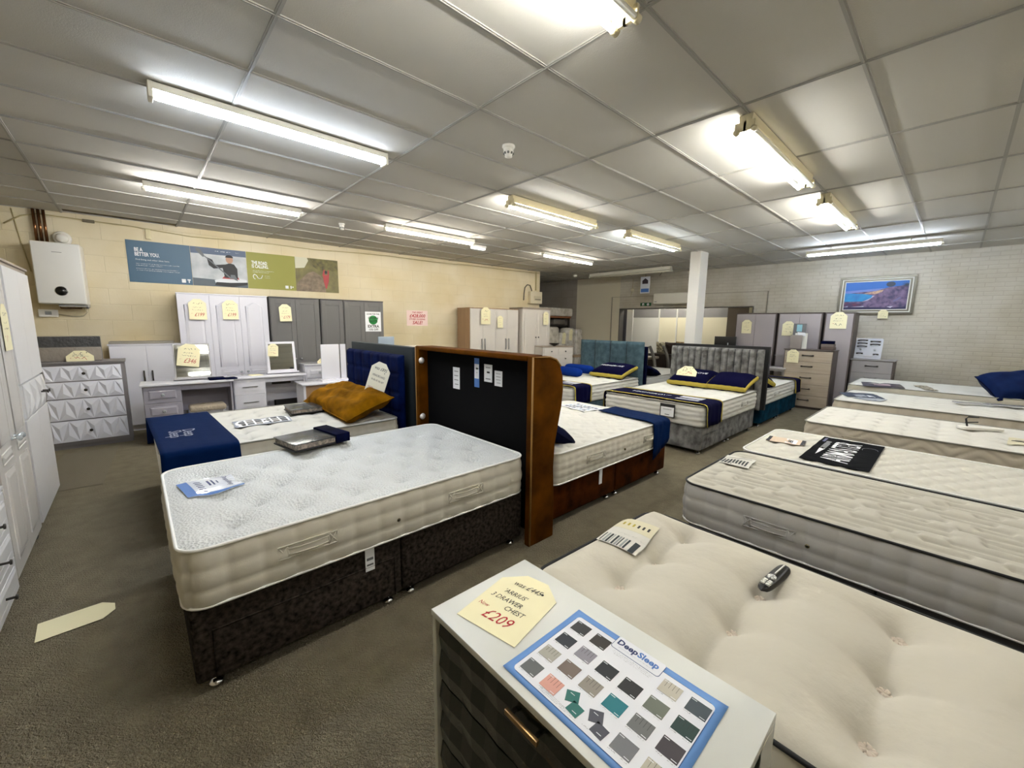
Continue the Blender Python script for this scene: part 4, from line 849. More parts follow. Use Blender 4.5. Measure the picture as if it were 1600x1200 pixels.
def door_mesh(x0, x1, z0, z1, y, style, m, th=.018):
    """door leaf, front face at y"""
    mb = MB(); g = .0015; x0 += g; x1 -= g; w = x1-x0
    if style == 'shaker':
        f = min(.075, w*.2); mb.box(x0, x1, y+.007, y+th, z0, z1, m)
        for a, b, c, d in ((x0, x0+f, z0, z1), (x1-f, x1, z0, z1), (x0+f, x1-f, z0, z0+f), (x0+f, x1-f, z1-f, z1)): mb.box(a, b, y, y+.007, c, d, m)
        return mb
    mb.box(x0, x1, y, y+th, z0, z1, m)
    if style == 'arch':
        f = w*.2; a0, a1 = x0+f, x1-f; H = z1-z0
        def raised(poly):
            cx = sum(p[0] for p in poly)/len(poly); cz = sum(p[1] for p in poly)/len(poly)
            zs = [p[1] for p in poly]; hz = (max(zs)-min(zs))/2; hx = (a1-a0)/2
            inn = [(cx+(p[0]-cx)*(1-.035/hx), cz+(p[1]-cz)*(1-.035/hz)) for p in poly]; n = len(poly)
            mb.tube([(p[0], y-.001, p[1]) for p in poly], .006, m, 6, closed=True)
            vs = [(p[0], y-.0005, p[1]) for p in poly]+[(p[0], y-.009, p[1]) for p in inn]
            mb.add(vs, [(i, (i+1) % n, n+(i+1) % n, n+i)[::-1] for i in range(n)]+[tuple(range(n, 2*n))[::-1]], m)
        zt = z1-.15; zb = z0+H*.42; arch = [(a0+(a1-a0)*q/14, zt+.065*(.5-.5*cos(2*pi*q/14))**1.0) for q in range(15)]
        raised([(a0, zb)]+arch[:0]+[(a1, zb)]+arch[::-1])
        raised([(a0, zb-.11), (a1, zb-.11), (a1, zb-.05), (a0, zb-.05)])
        raised([(a0, z0+.09), (a1, z0+.09), (a1, zb-.16), (a0, zb-.16)])
    elif style == 'double':      # two recessed-looking framed panels
        for c, d in ((z0+(z1-z0)*.36, z1-.09), (z0+.09, z0+(z1-z0)*.31)):
            mb.tube([(x0+.06, y, c), (x1-.06, y, c), (x1-.06, y, d), (x0+.06, y, d)], .005, m, 6, closed=True)
    return mb
def drawer_mesh(x0, x1, z0, z1, y, style, m, cells=4.5):
    mb = MB(); g = .002; x0 += g; x1 -= g; z0 += g; z1 -= g; mb.box(x0, x1, y, y+.018, z0, z1, m)
    if style == 'panel':
        f = .045; a, b, c, d = x0+f, x1-f, z0+min(f, (z1-z0)*.25), z1-min(f, (z1-z0)*.25)
        mb.tube([(a, y, c), (b, y, c), (b, y, d), (a, y, d)], .005, m, 6, closed=True); i = .018
        vs = [(a, y-.0005, c), (b, y-.0005, c), (b, y-.0005, d), (a, y-.0005, d), (a+i, y-.009, c+i), (b-i, y-.009, c+i), (b-i, y-.009, d-i), (a+i, y-.009, d-i)]
        mb.add(vs, [(0, 1, 5, 4), (1, 2, 6, 5), (2, 3, 7, 6), (3, 0, 4, 7), (4, 5, 6, 7)], m)
    elif style == 'facet':       # folded-paper pyramids in alternating triangles
        n = int(cells); cw = (x1-x0)/(n+.5); zc = (z0+z1)/2; yo = y-.001; P = lambda i, up: (x0+max(0, min(n+.5, i))*cw, yo, z1 if up else z0)
        k = 0; i = -.5
        while i < n+.5:      # up-pointing and down-pointing triangles, each folded up to a low apex
            for up in (False, True):
                a, b, c = (P(i, up), P(i+1, up), P(i+.5, not up))
                if b[0]-a[0] > 1e-5:
                    ap = ((a[0]+b[0]+c[0])/3-.008, y-.017, (a[2]+b[2]+c[2])/3)
                    f = [(0, 1, 3), (1, 2, 3), (2, 0, 3)]; mb.add([a, b, c, ap], f if not up else [q[::-1] for q in f], m)
                i += .5
    return mb
def cabinet(name, label, cat, loc, rotz, Wd, D, H, carc, fronts, top=None, plinth=.06, group=None, topo=.012, cornice=False, kick=None, side=None):
    """front faces local -y at y=0, body from y=.02 to D; x centred. fronts: list of ('door'|'drawer', x0,x1,z0,z1, style, mat, handlekind, hx, hz, kwargs)"""
    t = thing(name, label, cat, loc, rotz, group); h = Wd/2
    MB().box(-h, h, .02, D, plinth, H-.018, carc).box(-h, h, .05, D-.02, 0, plinth, kick or carc).build('carcass', t)
    tm = top or carc; mb = MB().box(-h-topo, h+topo, .02-topo-.008, D+.004, H-.018, H, tm)
    if cornice: mb.box(-h-topo*.5, h+topo*.5, .012, D, H-.045, H-.018, tm)
    mb.build('top', t, bevel=.002)
    for fr in fronts:
        kind, x0, x1, z0, z1, st, m, hk, hx, hz = fr[:10]; kw = fr[10] if len(fr) > 10 else {}
        mb = door_mesh(x0, x1, z0, z1, 0, st, m) if kind == 'door' else drawer_mesh(x0, x1, z0, z1, 0, st, m, kw.get('cells', 4.5))
        o = mb.build(kind, t, bevel=.0015 if st != 'facet' else 0, seg=1)
        if hk:
            for q in (hx if isinstance(hx, (list, tuple)) else [hx]): handle(hk, q, hz, -.009 if st == 'arch' and False else (-.018 if st == 'facet' else (-.008 if st == 'panel' else 0)), o, kw.get('h', .16), kw.get('hm'))
    return t
WR = -.056
# --- cream wall, from the corner
def doorsrow(x0, widths, z0, z1, st, m, hk, hz, hside, **kw):
    out = []; x = x0
    for w, s in zip(widths, hside):
        hx = x+(w-.045 if s > 0 else .045); out.append(('door', x, x+w, z0, z1, st, m, hk if s else None, hx, hz, kw)); x += w
    return out
fr = []; zs = [.09, .36, .625, .835, 1.03]
for a, b in zip(zs, zs[1:]): fr.append(('drawer', -.335, .335, a+.004, b-.004, 'facet', M('white_facet', 'dfe1ec', .3, coat=.3), 'knob', -.0, (a+b)/2, {'cells': 4.5, 'hm': PEWTER}))
cabinet('chest_of_drawers', 'chest of four white faceted drawers in a grey carcass under the boiler', 'chest of drawers', (-.50, 7.2, 0), 0, .74, .42, 1.07, DKGREYED, fr, plinth=.05, group=None)
# side rails standing proud of the drawers are part of the carcass look
FILM = M('clear_film', 'e8e8e8', .12, spec=.8, alpha=.10); 
t = thing('wrapped_board', 'dark headboard in clear wrapping at the back on top of the faceted chest', 'wrapped panel', (-.60, 7.48, 1.072))
MB().rbox(-.27, .27, -.02, .03, 0, .30, M('dark_wrapped_board', '06070a', .3, spec=.3, bump=('noise', 9, 1, .05)), .01).build('board', t)
def film(x0, x1, y0, y1, z0, z1, seed=1, m=None):
    rnd = random.Random(seed); mb = MB(); ph = [rnd.uniform(0, 6) for _ in range(4)]
    n = 26
    for fn in (lambda u, v: (x0+(x1-x0)*u, y0-.006*abs(sin(u*19+v*7+ph[0]))-.005*abs(sin(v*23-u*9+ph[1])), z0+(z1-z0)*v), lambda u, v: (x0+(x1-x0)*u, y0+(y1-y0)*v, z1+.006*sin(u*21+v*5+ph[2])+.003)): mb.grid(n, 14, fn, m or FILM)
    return mb
film(-.28, .28, -.025, .035, 0, .30, 3).build('clear_wrap', t)
t = thing('wrapped_board', 'beige panel in crumpled clear wrapping on top of the faceted chest', 'wrapped panel', (-.60, 7.36, 1.072))
MB().rbox(-.27, .27, 0, .04, 0, .17, M('beige_wrapped_board', '8e8478', .22, bump=('noise', 12, .6, .03)), .01).build('board', t); film(-.28, .28, -.008, .05, 0, .17, 6).build('clear_wrap', t)
# white gloss two-door cupboard
zt = 1.25
cabinet('cupboard', 'low gloss white cupboard with two long slim handles beside the faceted chest', 'cupboard', (.10, 7.83, 0), WR, .76, .42, zt, GLOSSW,
        doorsrow(-.38, (.38, .38), .09, zt-.03, 'plain', GLOSSW, 'bar', .79, (1, -1), h=.16), plinth=.08)
tag(MB().rbox(-.35, .35, -.12, .12, 0, .03, M('grey_board', '8f8a80', .6), .004).build('loose_board', loc=(.08, 8.03, zt+.001), rot=(0, 0, WR)), 'grey flat board lying on top of the gloss white cupboard', 'board')
# tall white arched wardrobe and three charcoal ones
cabinet('wardrobe', 'tall white three-door wardrobe with arched panel doors and crystal knobs', 'wardrobe', (1.06, 7.68, 0), WR, 1.14, .55, 1.99, M('white_wardrobe', 'd4d4de', .4),
        doorsrow(-.57, (.38, .38, .38), .09, 1.965, 'arch', M('white_wardrobe', '', 0), 'crystal', .79, (-1, 1, -1)), plinth=.08, topo=.004)
for k, (cx, wd, ds, hs, lab) in enumerate(((2.04, .76, (.38, .38), (1, -1), 'charcoal shaker wardrobe with a price tag, next to the white arched one'), (2.63, .38, (.38,), (-1,), 'single-door charcoal shaker wardrobe in the middle of the charcoal run'),
                                           (3.20, .74, (.37, .37), (1, -1), 'charcoal shaker wardrobe at the far end of the run with the green dot sign'))):
    cabinet('wardrobe', lab, 'wardrobe', (cx, 7.68-.056*(cx-1.06), 0), WR, wd, .55, 1.99, SHAKER, doorsrow(-wd/2+.01, [d-.01 for d in ds], .09, 1.955, 'shaker', SHAKER, 'knob', .96, hs, hm=STEEL), top=M('charcoal_top', '3c3a3c', .5), plinth=.08, group='charcoal shaker wardrobes', topo=.002)
# tan sided four-door, cream double-panelled cupboard, cream chest with bowl
cabinet('wardrobe', 'oak-sided wardrobe with four plain pale doors beside the red lettered sale sign', 'wardrobe', (6.24, 7.36, 0), WR, 1.42, .52, 1.95, OAK,
        doorsrow(-.7, (.35, .35, .35, .35), .08, 1.93, 'plain', CREAMC, 'bar', 1.12, (1, -1, 1, -1), h=.26, hm=STEEL), plinth=.06, topo=.004)
cabinet('wardrobe', 'pale grey panelled cupboard with cornice, beside the oak-sided wardrobe', 'wardrobe', (7.46, 7.18, 0), WR, .94, .52, 2.0, CREAMC,
        doorsrow(-.41, (.41, .41), .1, 1.87, 'double', CREAMC, 'knob', 1.27, (1, -1), hm=BLACK), top=M('cornice_taupe', 'a09488', .5), plinth=.06, cornice=True)
# cream chest
fr = [('drawer', -.40, 0, .86, 1.02, 'plain', CREAMC, 'knob', -.2, .94, {'hm': BLACK}), ('drawer', 0, .40, .86, 1.02, 'plain', CREAMC, 'knob', .2, .94, {'hm': BLACK})]+[('drawer', -.4, .4, .86-.2*(k+1), .86-.2*k, 'plain', CREAMC, 'knob', (-.2, .2), .76-.2*k, {'hm': BLACK}) for k in range(4)]
cabinet('chest_of_drawers', 'cream chest of drawers with black knobs and a dark bowl on top', 'chest of drawers', (7.66, 6.62, 0), WR-.25, .86, .42, 1.06, CREAMC, fr, top=M('taupe_top', '9c8e80', .5))
tag(MB().lathe([(.03, 0), (.035, .01), (.09, .035), (.13, .065), (.135, .07), (.12, .065), (.06, .03), (.01, .02)], M('dark_bowl', '1c1a1a', .2), n=30).build('bowl', loc=(7.7, 6.8, 1.062)), 'shallow dark bowl on the cream chest of drawers', 'bowl')

# --- dressing tables in front of the cream wall
def dressing_table(label, loc, rotz, Wd, D, H, dw, m, drawers, hk, topm, st='panel', back=True, knee=None):
    t = thing('dressing_table', label, 'dressing table', loc, rotz, 'dressing tables along the cream wall'); h = Wd/2
    MB().rbox(-h-.02, h+.02, -.03, D, H-.025, H, topm, .004, 1).build('table_top', t)
    MB().box(-h, -h+dw, .02, D-.01, .04, H-.025, m).build('pedestal', t)
    MB().box(h-.02, h, .0, D-.01, 0, H-.025, m).build('side_panel', t)
    MB().box(-h+dw, h-.02, .02, .04, H-.10, H-.025, m).build('apron', t); MB().box(-h+dw, h-.02, D-.03, D-.015, .35, H-.025, m).build('back_panel', t)
    for z0, z1 in drawers:
        o = drawer_mesh(-h+.005, -h+dw-.005, z0, z1, 0, st, m).build('drawer', t, bevel=.0015, seg=1); handle(hk, -h+dw/2, (z0+z1)/2, -.008 if st == 'panel' else 0, o, .19)
    return t
dressing_table('grey dressing table with panelled drawers, crystal knobs and a leaning mirror', (.47, 6.76, 0), WR*.5, .93, .42, .785, .38, M('grey_dresser', '9a97a2', .45), ((.06, .33), (.33, .54), (.54, .755)), 'crystal', M('dresser_top_white', 'd8d8e0', .3))
dressing_table('white dressing table with two bar-handled drawers and a white framed mirror', (1.44, 6.88, 0), WR*.5, .94, .42, .785, .40, WCAB, ((.05, .30), (.30, .53), (.53, .755)), 'hbar', GLOSSW, 'plain')
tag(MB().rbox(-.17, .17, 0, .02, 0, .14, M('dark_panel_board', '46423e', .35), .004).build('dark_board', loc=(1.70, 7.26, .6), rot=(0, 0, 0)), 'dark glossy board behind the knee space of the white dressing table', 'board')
t = thing('dressing_table', 'white desk with tan board side, its end towards the rust gold pillow', 'dressing table', (2.08, 6.55, 0), WR*.5, 'dressing tables along the cream wall')
MB().rbox(-.36, .45, -.25, .2, .665, .69, GLOSSW, .004, 1).build('table_top', t); MB().box(-.34, -.31, -.23, .18, 0, .665, WCAB).build('side_panel', t); MB().box(.41, .43, -.23, .18, 0, .665, WCAB).build('side_panel', t); MB().box(-.31, .41, -.2, -.18, .0, .665, M('tan_board', 'a08060', .6)).build('back_panel', t)
fr = [('drawer', -.19, .19, z, z+.19, 'panel', M('small_chest_white', 'd6d6de', .4), 'crystal', 0, z+.095, {}) for z in (.07, .27, .47, .67)]
cabinet('bedside_chest', 'narrow white chest with panelled drawers behind the tan-sided desk', 'chest of drawers', (2.2, 7.1, 0), WR, .42, .38, .90, M('small_chest_white', '', 0), fr, top=GLOSSW)
cabinet('cupboard', 'dark grey low cupboard with pale top in the gap behind the blue headboard', 'cupboard', (3.3, 6.2, 0), WR, .9, .4, 1.19, SHAKER, doorsrow(-.45, (.45, .45), .08, 1.15, 'plain', SHAKER, None, .6, (0, 0)), top=CREAMC)
tag(MB().rbox(-.16, .12, -.01, .01, 0, .17, M('blue_grey_panel', '8a98a8', .4), .008).build('blue_grey_board', loc=(3.08, 6.4, 1.191), rot=(0, 0, 0)), 'pale blue grey panel end rising behind the blue headboard', 'board')
def mirror(label, loc, rotz, w, h, fm, tilt=6, feet=True, fw=.03):
    t = thing('table_mirror', label, 'mirror', loc, rotz, 'table mirrors on the dressing tables', (radians(-tilt), 0, rotz))
    mb = MB(); x = w/2
    for a, b, c, d in ((-x, -x+fw, 0, h), (x-fw, x, 0, h), (-x+fw, x-fw, 0, fw), (-x+fw, x-fw, h-fw, h)): mb.box(a, b, -.012, .012, c, d, fm)
    mb.build('frame', t, bevel=.003); MB().box(-x+fw, x-fw, -.004, .008, fw, h-fw, MIRROR).build('mirror_glass', t)
    mb = MB().box(-x-.02, x+.02, -.06, .07, -.022, 0.0, fm); mb.build('base', t)
    return t
mirror('large mirror in a brushed grey frame leaning on the grey dressing table', (.55, 7.02, .81), WR, .40, .47, M('mirror_frame_grey', 'a8a6a8', .4, .3), 10, fw=.016)
mirror('white framed mirror standing on the white dressing table', (1.66, 7.1, .81), WR, .40, .47, GLOSSW, 10, fw=.035)
t = thing('table_mirror', 'back of a white mirror standing on the tan-sided desk', 'mirror', (2.22, 6.5, .69), 0, 'table mirrors on the dressing tables')
MB().rbox(-.17, .1, -.01, .01, .03, .56, WCAB, .005).build('back_board', t); MB().box(.12, .2, -.01, .01, .03, .56, WCAB).build('strut', t); MB().box(-.2, .22, -.1, .1, 0, .03, GLOSSW).build('base', t)
t = thing('stool', 'padded stool in crumpled clear wrapping under the grey dressing table', 'stool', (.65, 6.86, 0))
mb = MB(); mb.rbox(-.2, .2, -.14, .14, .38, .46, M('beige_stool_pad', 'a99a84', .8, bump=('noise', 25, .8, .02)), .03); mb.build('seat', t); film(-.21, .21, -.15, .15, .30, .47, 8, M('film_sheen', 'dcd6cc', .1, alpha=.18, spec=1)).build('clear_wrap', t)
for a in (-1, 1):
    for b in (-1, 1): MB().box(a*.17-.015, a*.17+.015, b*.11-.015, b*.11+.015, 0, .38, WCAB).build('leg', t)
for k, (x, lab) in enumerate(((.80, 'navy flat box on the grey dressing table, touching the mirror'), (.96, 'navy flat box overhanging the end of the grey dressing table'))):
    tag(MB().rbox(-.09, .09, -.09, .09, 0, .028, NAVYV, .006).build('navy_box', loc=(x-.02, 6.86-.04*k, .786), rot=(0, 0, .2*k)), lab, 'box', 'navy boxes on the grey dressing table') if k == 0 else tag(MB().rbox(-.07, .07, -.08, .08, 0, .02, NAVYV, .006).build('navy_box', loc=(x-.03, 6.82, .786), rot=(0, 0, .1)), lab, 'box', 'navy boxes on the grey dressing table')

# --- near row by the camera, fronts facing +x
LW = M('left_wardrobe_cream', 'c9c6c2', .4); LWW = M('left_wardrobe_white', 'd8d8da', .4)
t = cabinet('wardrobe', 'cream two-door wardrobe with arched panels and crystal knobs in the near row', 'wardrobe', (-.63, 4.0, 0), pi/2, .84, .52, 1.95, LW,
        doorsrow(-.42, (.42, .42), .07, 1.92, 'arch', LW, 'crystal', .84, (1, -1)), plinth=.06, topo=.004, kick=M('kick_grey', '7c7874', .6))
for s in (-1, 1): MB().lathe([(.03, 0), (.034, .02), (.02, .05)], BLACK, (s*.38, .05, 0), 14).build('foot', t)
t = cabinet('wardrobe', 'tall white wardrobe with cornice and a rippled middle drawer in the near row', 'wardrobe', (-.63, 4.97, 0), pi/2, .96, .52, 2.0, LWW,
        [('door', -.48, 0, 1.12, 1.95, 'plain', LWW, None, 0, 0), ('door', 0, .48, 1.12, 1.95, 'plain', LWW, None, 0, 0), ('drawer', -.44, .44, .86, 1.11, 'facet', LWW, 'peg', (.12, .2), .99, {'cells': 3}), ('door', -.48, 0, .07, .85, 'plain', LWW, None, 0, 0), ('door', 0, .48, .07, .85, 'plain', LWW, None, 0, 0)], top=M('cornice_taupe', '', 0), plinth=.05, cornice=True, kick=M('kick_grey', '', 0))
for s in (-1, 1): MB().lathe([(.015, 0), (.015, .05)], BLACK, (s*.44, .04, 0), 10).build('foot', t)
fr = [('drawer', -.34, .34, .05+.195*k, .245+.195*k, 'panel', LWW, 'peg', 0, .15+.195*k, {}) for k in range(3)]
cabinet('chest_of_drawers', 'white panelled chest of drawers at the edge of the photo in the near row', 'chest of drawers', (-.62, 3.17, 0), pi/2, .70, .45, .66, LWW, fr, plinth=.04)

# --- small chest by the camera
DG = M('dark_green_lacquer', '141c18', .25, coat=.3)
t = thing('chest_of_drawers', 'small white-cased chest with dark green faceted drawers and brass handles', 'chest of drawers', (.60, .59, 0), -pi/2)
TW = M('chest_shell_white', 'd2d4d0', .35)
MB().box(-.41, -.392, 0, .4, 0, .70, TW).box(.392, .41, 0, .4, 0, .70, TW).box(-.41, .41, .02, .4, .03, .70, TW).build('carcass', t, bevel=.0015, seg=1)
MB().rbox(-.41, .41, -.004, .4, .70, .72, TW, .002, 1).build('top', t)
ZZ = [.04, .26, .48, .695]
def diamond_front(x0, x1, z0, z1):
    mb = MB().box(x0, x1, .016, .03, z0, z1, DG); n = 7; cw = (x1-x0)/n
    rows = 2; rh = (z1-z0)/rows
    for i in range(n):
        for j in range(rows):
            a, b = x0+cw*i, x0+cw*(i+1); c, d = z0+rh*j, z0+rh*(j+1); cx, cz = (a+b)/2, (c+d)/2; lo, hi = .016, .004
            vs = [(a, lo, c), (b, lo, c), (b, lo, d), (a, lo, d), (cx, hi, cz), (cx, .012, c), (b, .008, cz), (cx, .012, d), (a, .008, cz)]
            mb.add(vs, [(0, 5, 4), (5, 1, 4), (1, 6, 4), (6, 2, 4), (2, 7, 4), (7, 3, 4), (3, 8, 4), (8, 0, 4)], DG)
    return mb
for a, b in zip(ZZ, ZZ[1:]):
    o = diamond_front(-.388, .388, a+.003, b-.003).build('drawer', t)
    MB().rbox(-.055, .055, -.018, -.008, b-.05, b-.035, M('brushed_brass', 'a88a60', .3, .9), .002, 1).box(-.045, -.035, -.01, .016, b-.046, b-.04, DARKMET).box(.035, .045, -.01, .016, b-.046, b-.04, DARKMET).build('handle', o)

# --- taupe furniture along the painted brick wall, fronts facing -x
BR = -pi/2
def onback(y): return bx(y)-.02
for k, (ya, yb, ds, hs, lab) in enumerate(((3.46, 2.66, (.38, .38), (0, 0), 'glossy taupe wardrobe closest to the doorway with the reflected tube on its door'), (2.62, 1.86, (.36, .36), (-1, 0), 'glossy taupe wardrobe in the middle of the three, a tag on its first door'), (1.82, 1.36, (.42,), (0,), 'narrow single-door taupe wardrobe under the framed seascape'))):
    wd = ya-yb; cy = (ya+yb)/2
    t = cabinet('wardrobe', lab, 'wardrobe', (10.12, cy, 0), BR, wd, .5, 1.9, TAUPED, doorsrow(-wd/2+.02, [(wd-.04)/len(ds)]*len(ds), .07, 1.87, 'plain', TAUPE, 'hbar' if k == 1 else None, 1.0, hs if k == 1 else [0]*len(ds), h=.13), plinth=.06, group='taupe wardrobes along the brick wall', topo=.003)
fr = [('drawer', -.385, .385, z0, z1, 'plain', OAKL, 'bow', 0, (z0+z1)/2+.02, {'h': .17}) for z0, z1 in zip((.05, .27, .49, .71, .93), (.27, .49, .71, .93, 1.14))]
cabinet('chest_of_drawers', 'washed oak chest of five drawers with bow handles in front of the taupe wardrobes', 'chest of drawers', (9.62, 1.93, 0), BR, .80, .42, 1.17, TAUPED, fr, plinth=.05)
fr = [('drawer', -.29, .29, z0, z1, 'plain', M('grey_oak', '8e8a8a', .5), 'bow', 0, (z0+z1)/2+.02, {'h': .17}) for z0, z1 in zip((.05, .28, .52, .76), (.28, .52, .76, .98))]
cabinet('chest_of_drawers', 'grey chest of four drawers carrying the handle display board by the brick wall', 'chest of drawers', (10.15, 1.03, 0), BR, .62, .42, 1.01, TAUPED, fr, top=M('grey_oak', '', 0), plinth=.05)
t = thing('handle_display', 'silver display board of sample handles and knobs on the grey chest', 'display board', (10.4, 1.14, 1.012), BR, None, (radians(-14), 0, BR))
MB().box(-.2, .2, 0, .015, 0, .40, M('display_silver', 'a0a4ae', .35, .4)).build('board', t)
for k, (x, z) in enumerate(((-.1, .36), (.09, .34), (-.1, .30), (.09, .28), (-.1, .24))): handle('bow', x, z, 0, t, .13)
for k, (x, z) in enumerate(((-.11, .18), (.1, .17))): handle('crystal', x, z, 0, t, .1)
handle('hbar', 0, .05, 0, t, .16); handle('bow', -.12, .1, 0, t, .08); handle('bow', .12, .09, 0, t, .06)
t = thing('file_box', 'grey upright file box holding papers on the washed oak chest', 'box', (9.82, 2.18, 1.172), BR)
MB().rbox(-.1, .09, -.06, .06, 0, .27, M('grey_file_box', '8c8480', .6), .006).build('case', t); MB().box(-.04, .17, .0, .004, .0, .31, M('paper_white', 'dcdcd4', .6)).prism([(.02, .27), (.15, .25), (.13, .32), (.0, .33)], -.03, -.027, 'xz', WPAPER).build('papers', t)
t = thing('framed_card', 'dark card with a pale blue label behind the grey file box', 'card', (9.98, 2.2, 1.172), BR)
MB().box(-.1, .12, 0, .01, 0, .50, M('dark_card', '6a6a6c', .4)).box(-.04, .05, -.003, 0, .34, .48, M('pale_blue_label', '8cc0cc', .3)).build('card', t)
for k in range(3): tag(MB().rbox(-.11, .11, -.1, .1, 0, .055, (M('brown_box', '5c4e46', .7), M('grey_brown_box', '6e625c', .7), NAVYV)[k], .004, 1).build('flat_box', loc=(9.85+.01*k, 1.66+.01*k, 1.172+.057*k), rot=(0, 0, .04*k))
    , ('brown flat box at the bottom of the stack on the washed oak chest', 'grey brown flat box in the middle of the stack on the washed oak chest', 'navy flat box on top of the stack on the washed oak chest')[k], 'box', 'flat boxes stacked on the washed oak chest')
def side_table(label, x, y, w, d, h, m, mt):
    t = thing('side_table', label, 'side table', (x, y, 0), BR)
    MB().rbox(-w/2, w/2, 0, d, h-.03, h, mt, .004, 1).build('table_top', t); MB().box(-w/2+.01, w/2-.01, .0, .02, h-.07, h-.03, m).build('apron', t)
    for a in (-1, 1):
        for b in (.02, d-.05): MB().box(a*(w/2-.035)-.02, a*(w/2-.035)+.02, b, b+.04, 0, h-.03, m).build('leg', t)
    MB().box(-w/2+.03, w/2-.03, .03, d-.03, .12, .14, m).build('shelf', t)
side_table('small grey open side table between the grey headboard and the washed oak chest', 9.55, 2.52, .5, .36, .78, M('side_table_grey', '7a7674', .5), M('side_table_top', 'aeaaa8', .4))
side_table('pale-topped table behind the grey channelled headboard', 9.35, 2.95, .5, .4, 1.17, M('side_table_grey', '', 0), M('pale_table_top', 'd0d2d2', .3))

# --- wrapped mattresses and racking in the passage
PLAS = M('wrapped_mattress_skin', 'e6e2da', .25, var=('b8b3a8', 9, .2), coat=.6, bump=('noise', 14, .8, .02)); WOODR = woodmat('rack_board', '8a5634', 'a06c44', .6, 'X')
def rack():
    t = thing('storage_rack', 'timber storage rack holding a wrapped mattress in the dim passage', 'rack', (9.55, 8.5, 0))
    MB().box(-.95, .85, 0, 1.2, 1.80, 1.85, WOODR).build('shelf_board', t); MB().box(-.95, .85, .1, 1.2, 1.54, 1.58, M('rack_dark', '2c2620', .8)).build('shelf_board', t)
    for x in (-.92, .8): MB().box(x, x+.05, .05, .1, 0, 1.8, M('rack_dark', '', 0)).box(x, x+.05, 1.1, 1.15, 0, 1.8, M('rack_dark', '', 0)).build('upright', t)
rack()
tag(MB().rbox(-.9, .9, -.5, .5, 0, .26, PLAS, .05).build('wrapped_mattress', loc=(9.5, 8.92, 1.852)), 'plastic-wrapped mattress lying on top of the timber rack', 'wrapped mattress')
tag(MB().rbox(-.28, .28, -.4, .4, 0, .20, M('wrapped_dark_skin', '7a746c', .25, coat=.6, bump=('noise', 14, .8, .02)), .04).build('wrapped_mattress', loc=(10.1, 9.1, 1.582)), 'plastic-wrapped bundle on the lower board of the timber rack', 'wrapped mattress')
for x, y, w, h, rz, lab in ((8.95, 8.0, .36, 1.53, 0, 'largest wrapped mattress standing upright, behind the cream chest'), (9.47, 7.98, .12, 1.36, 0, 'slim shorter wrapped mattress standing between the largest and the next'), (9.84, 8.02, .22, 1.50, 0, 'wrapped mattress standing upright with a tag hanging on it'), (10.27, 8.0, .17, 1.47, 0, 'wrapped mattress standing upright against the back wall')):
    tag(MB().rbox(-w, w, -.13, .13, 0, h, PLAS, .08).build('wrapped_mattress', loc=(x, y+.15, 0), rot=(0, radians(rz), 0)), lab, 'wrapped mattress', 'wrapped mattresses standing in the passage')
t = thing('low_table', 'low wooden table in front of the wrapped mattresses', 'table', (9.3, 7.1, 0), WR)
MB().rbox(-.6, .6, -.2, .25, .72, .75, woodmat('dusty_oak', '9a8468', 'b49c7c', .5, 'X'), .004, 1).build('table_top', t)
for a in (-1, 1):
    for b in (-.16, .2): MB().box(a*.55-.02, a*.55+.02, b-.02, b+.02, 0, .72, M('cream_leg', 'c8c4bc', .5)).build('leg', t)

# --- furniture glimpsed in the second showroom
def dining_chair(label, x, y, rz, m):
    t = thing('dining_chair', label, 'chair', (x, y, 0), rz, 'grey dining chairs in the second showroom')
    MB().rbox(-.22, .22, -.22, .24, .42, .5, m, .03).build('seat', t)
    mb = MB(); mb.grid(8, 10, lambda u, v: (-.21+.42*u, .2+.02*cos((u-.5)*3)+.16*v*v, .46+.62*v), m); o = mb.build('backrest', t); md = o.modifiers.new('thick', 'SOLIDIFY'); md.thickness = .06
    for a in (-1, 1):
        for b in (-1, 1): MB().tube([(a*.19, b*.19, 0), (a*.17, b*.17, .43)], [.012, .018], DARKMET, 8).build('leg', t)
CHG = M('chair_grey', '6e6a64', .8)
for k, (x, y, lab) in enumerate(((9.95, 5.0, 'grey dining chair in the doorway, closest to the teal headboard'), (10.52, 4.92, 'grey dining chair in the doorway, middle of the three'), (11.08, 4.84, 'grey dining chair in the doorway, closest to the pillar'))): dining_chair(lab, x, y, radians(-150+180), CHG)
t = thing('dining_table', 'dining table with pale edge behind the teal headboard', 'table', (9.9, 5.85, 0))
MB().rbox(-.4, .4, -.5, .5, .72, .78, M('pale_table', 'b0a490', .5), .01).build('table_top', t)
for a in (-1, 1):
    for b in (-1, 1): MB().box(a*.34-.03, a*.34+.03, b*.44-.03, b*.44+.03, 0, .72, M('dark_leg', '3a2a20', .6)).build('leg', t)
for k, (x, y, z, m, lab) in enumerate(((11.5, 5.9, .95, M('patterned_cushion', '6a6250', .8, var=('c0b89c', 20, .1)), 'patterned cushion propped up beyond the dining chairs'), (11.5, 5.3, .98, M('brown_cushion', 'a08454', .8, var=('705a3a', 12, .1)), 'tan cushion propped up next to the bright door post'), (11.45, 5.6, .95, M('dark_brown_cushion', '2e2018', .8), 'dark brown cushion between the patterned and the tan one'))):
    pillow(lab, (x, y, z), (radians(80), 0, radians(90)), .36, .36, .12, m, group='cushions in the second showroom', seed=k+20, name='cushion')
t = thing('console', 'dark sideboard carrying the cushions in the second showroom', 'sideboard', (11.5, 5.6, 0)); MB().box(-.25, .25, -.6, .6, .05, .78, M('dark_wood', '2a201a', .5)).build('body', t); MB().box(-.2, .2, -.55, .55, 0, .05, BLACK).build('plinth', t)
t = thing('office_screen', 'black computer screen above the end of the grey channelled headboard', 'screen', (9.9, 3.57, 1.03), BR)
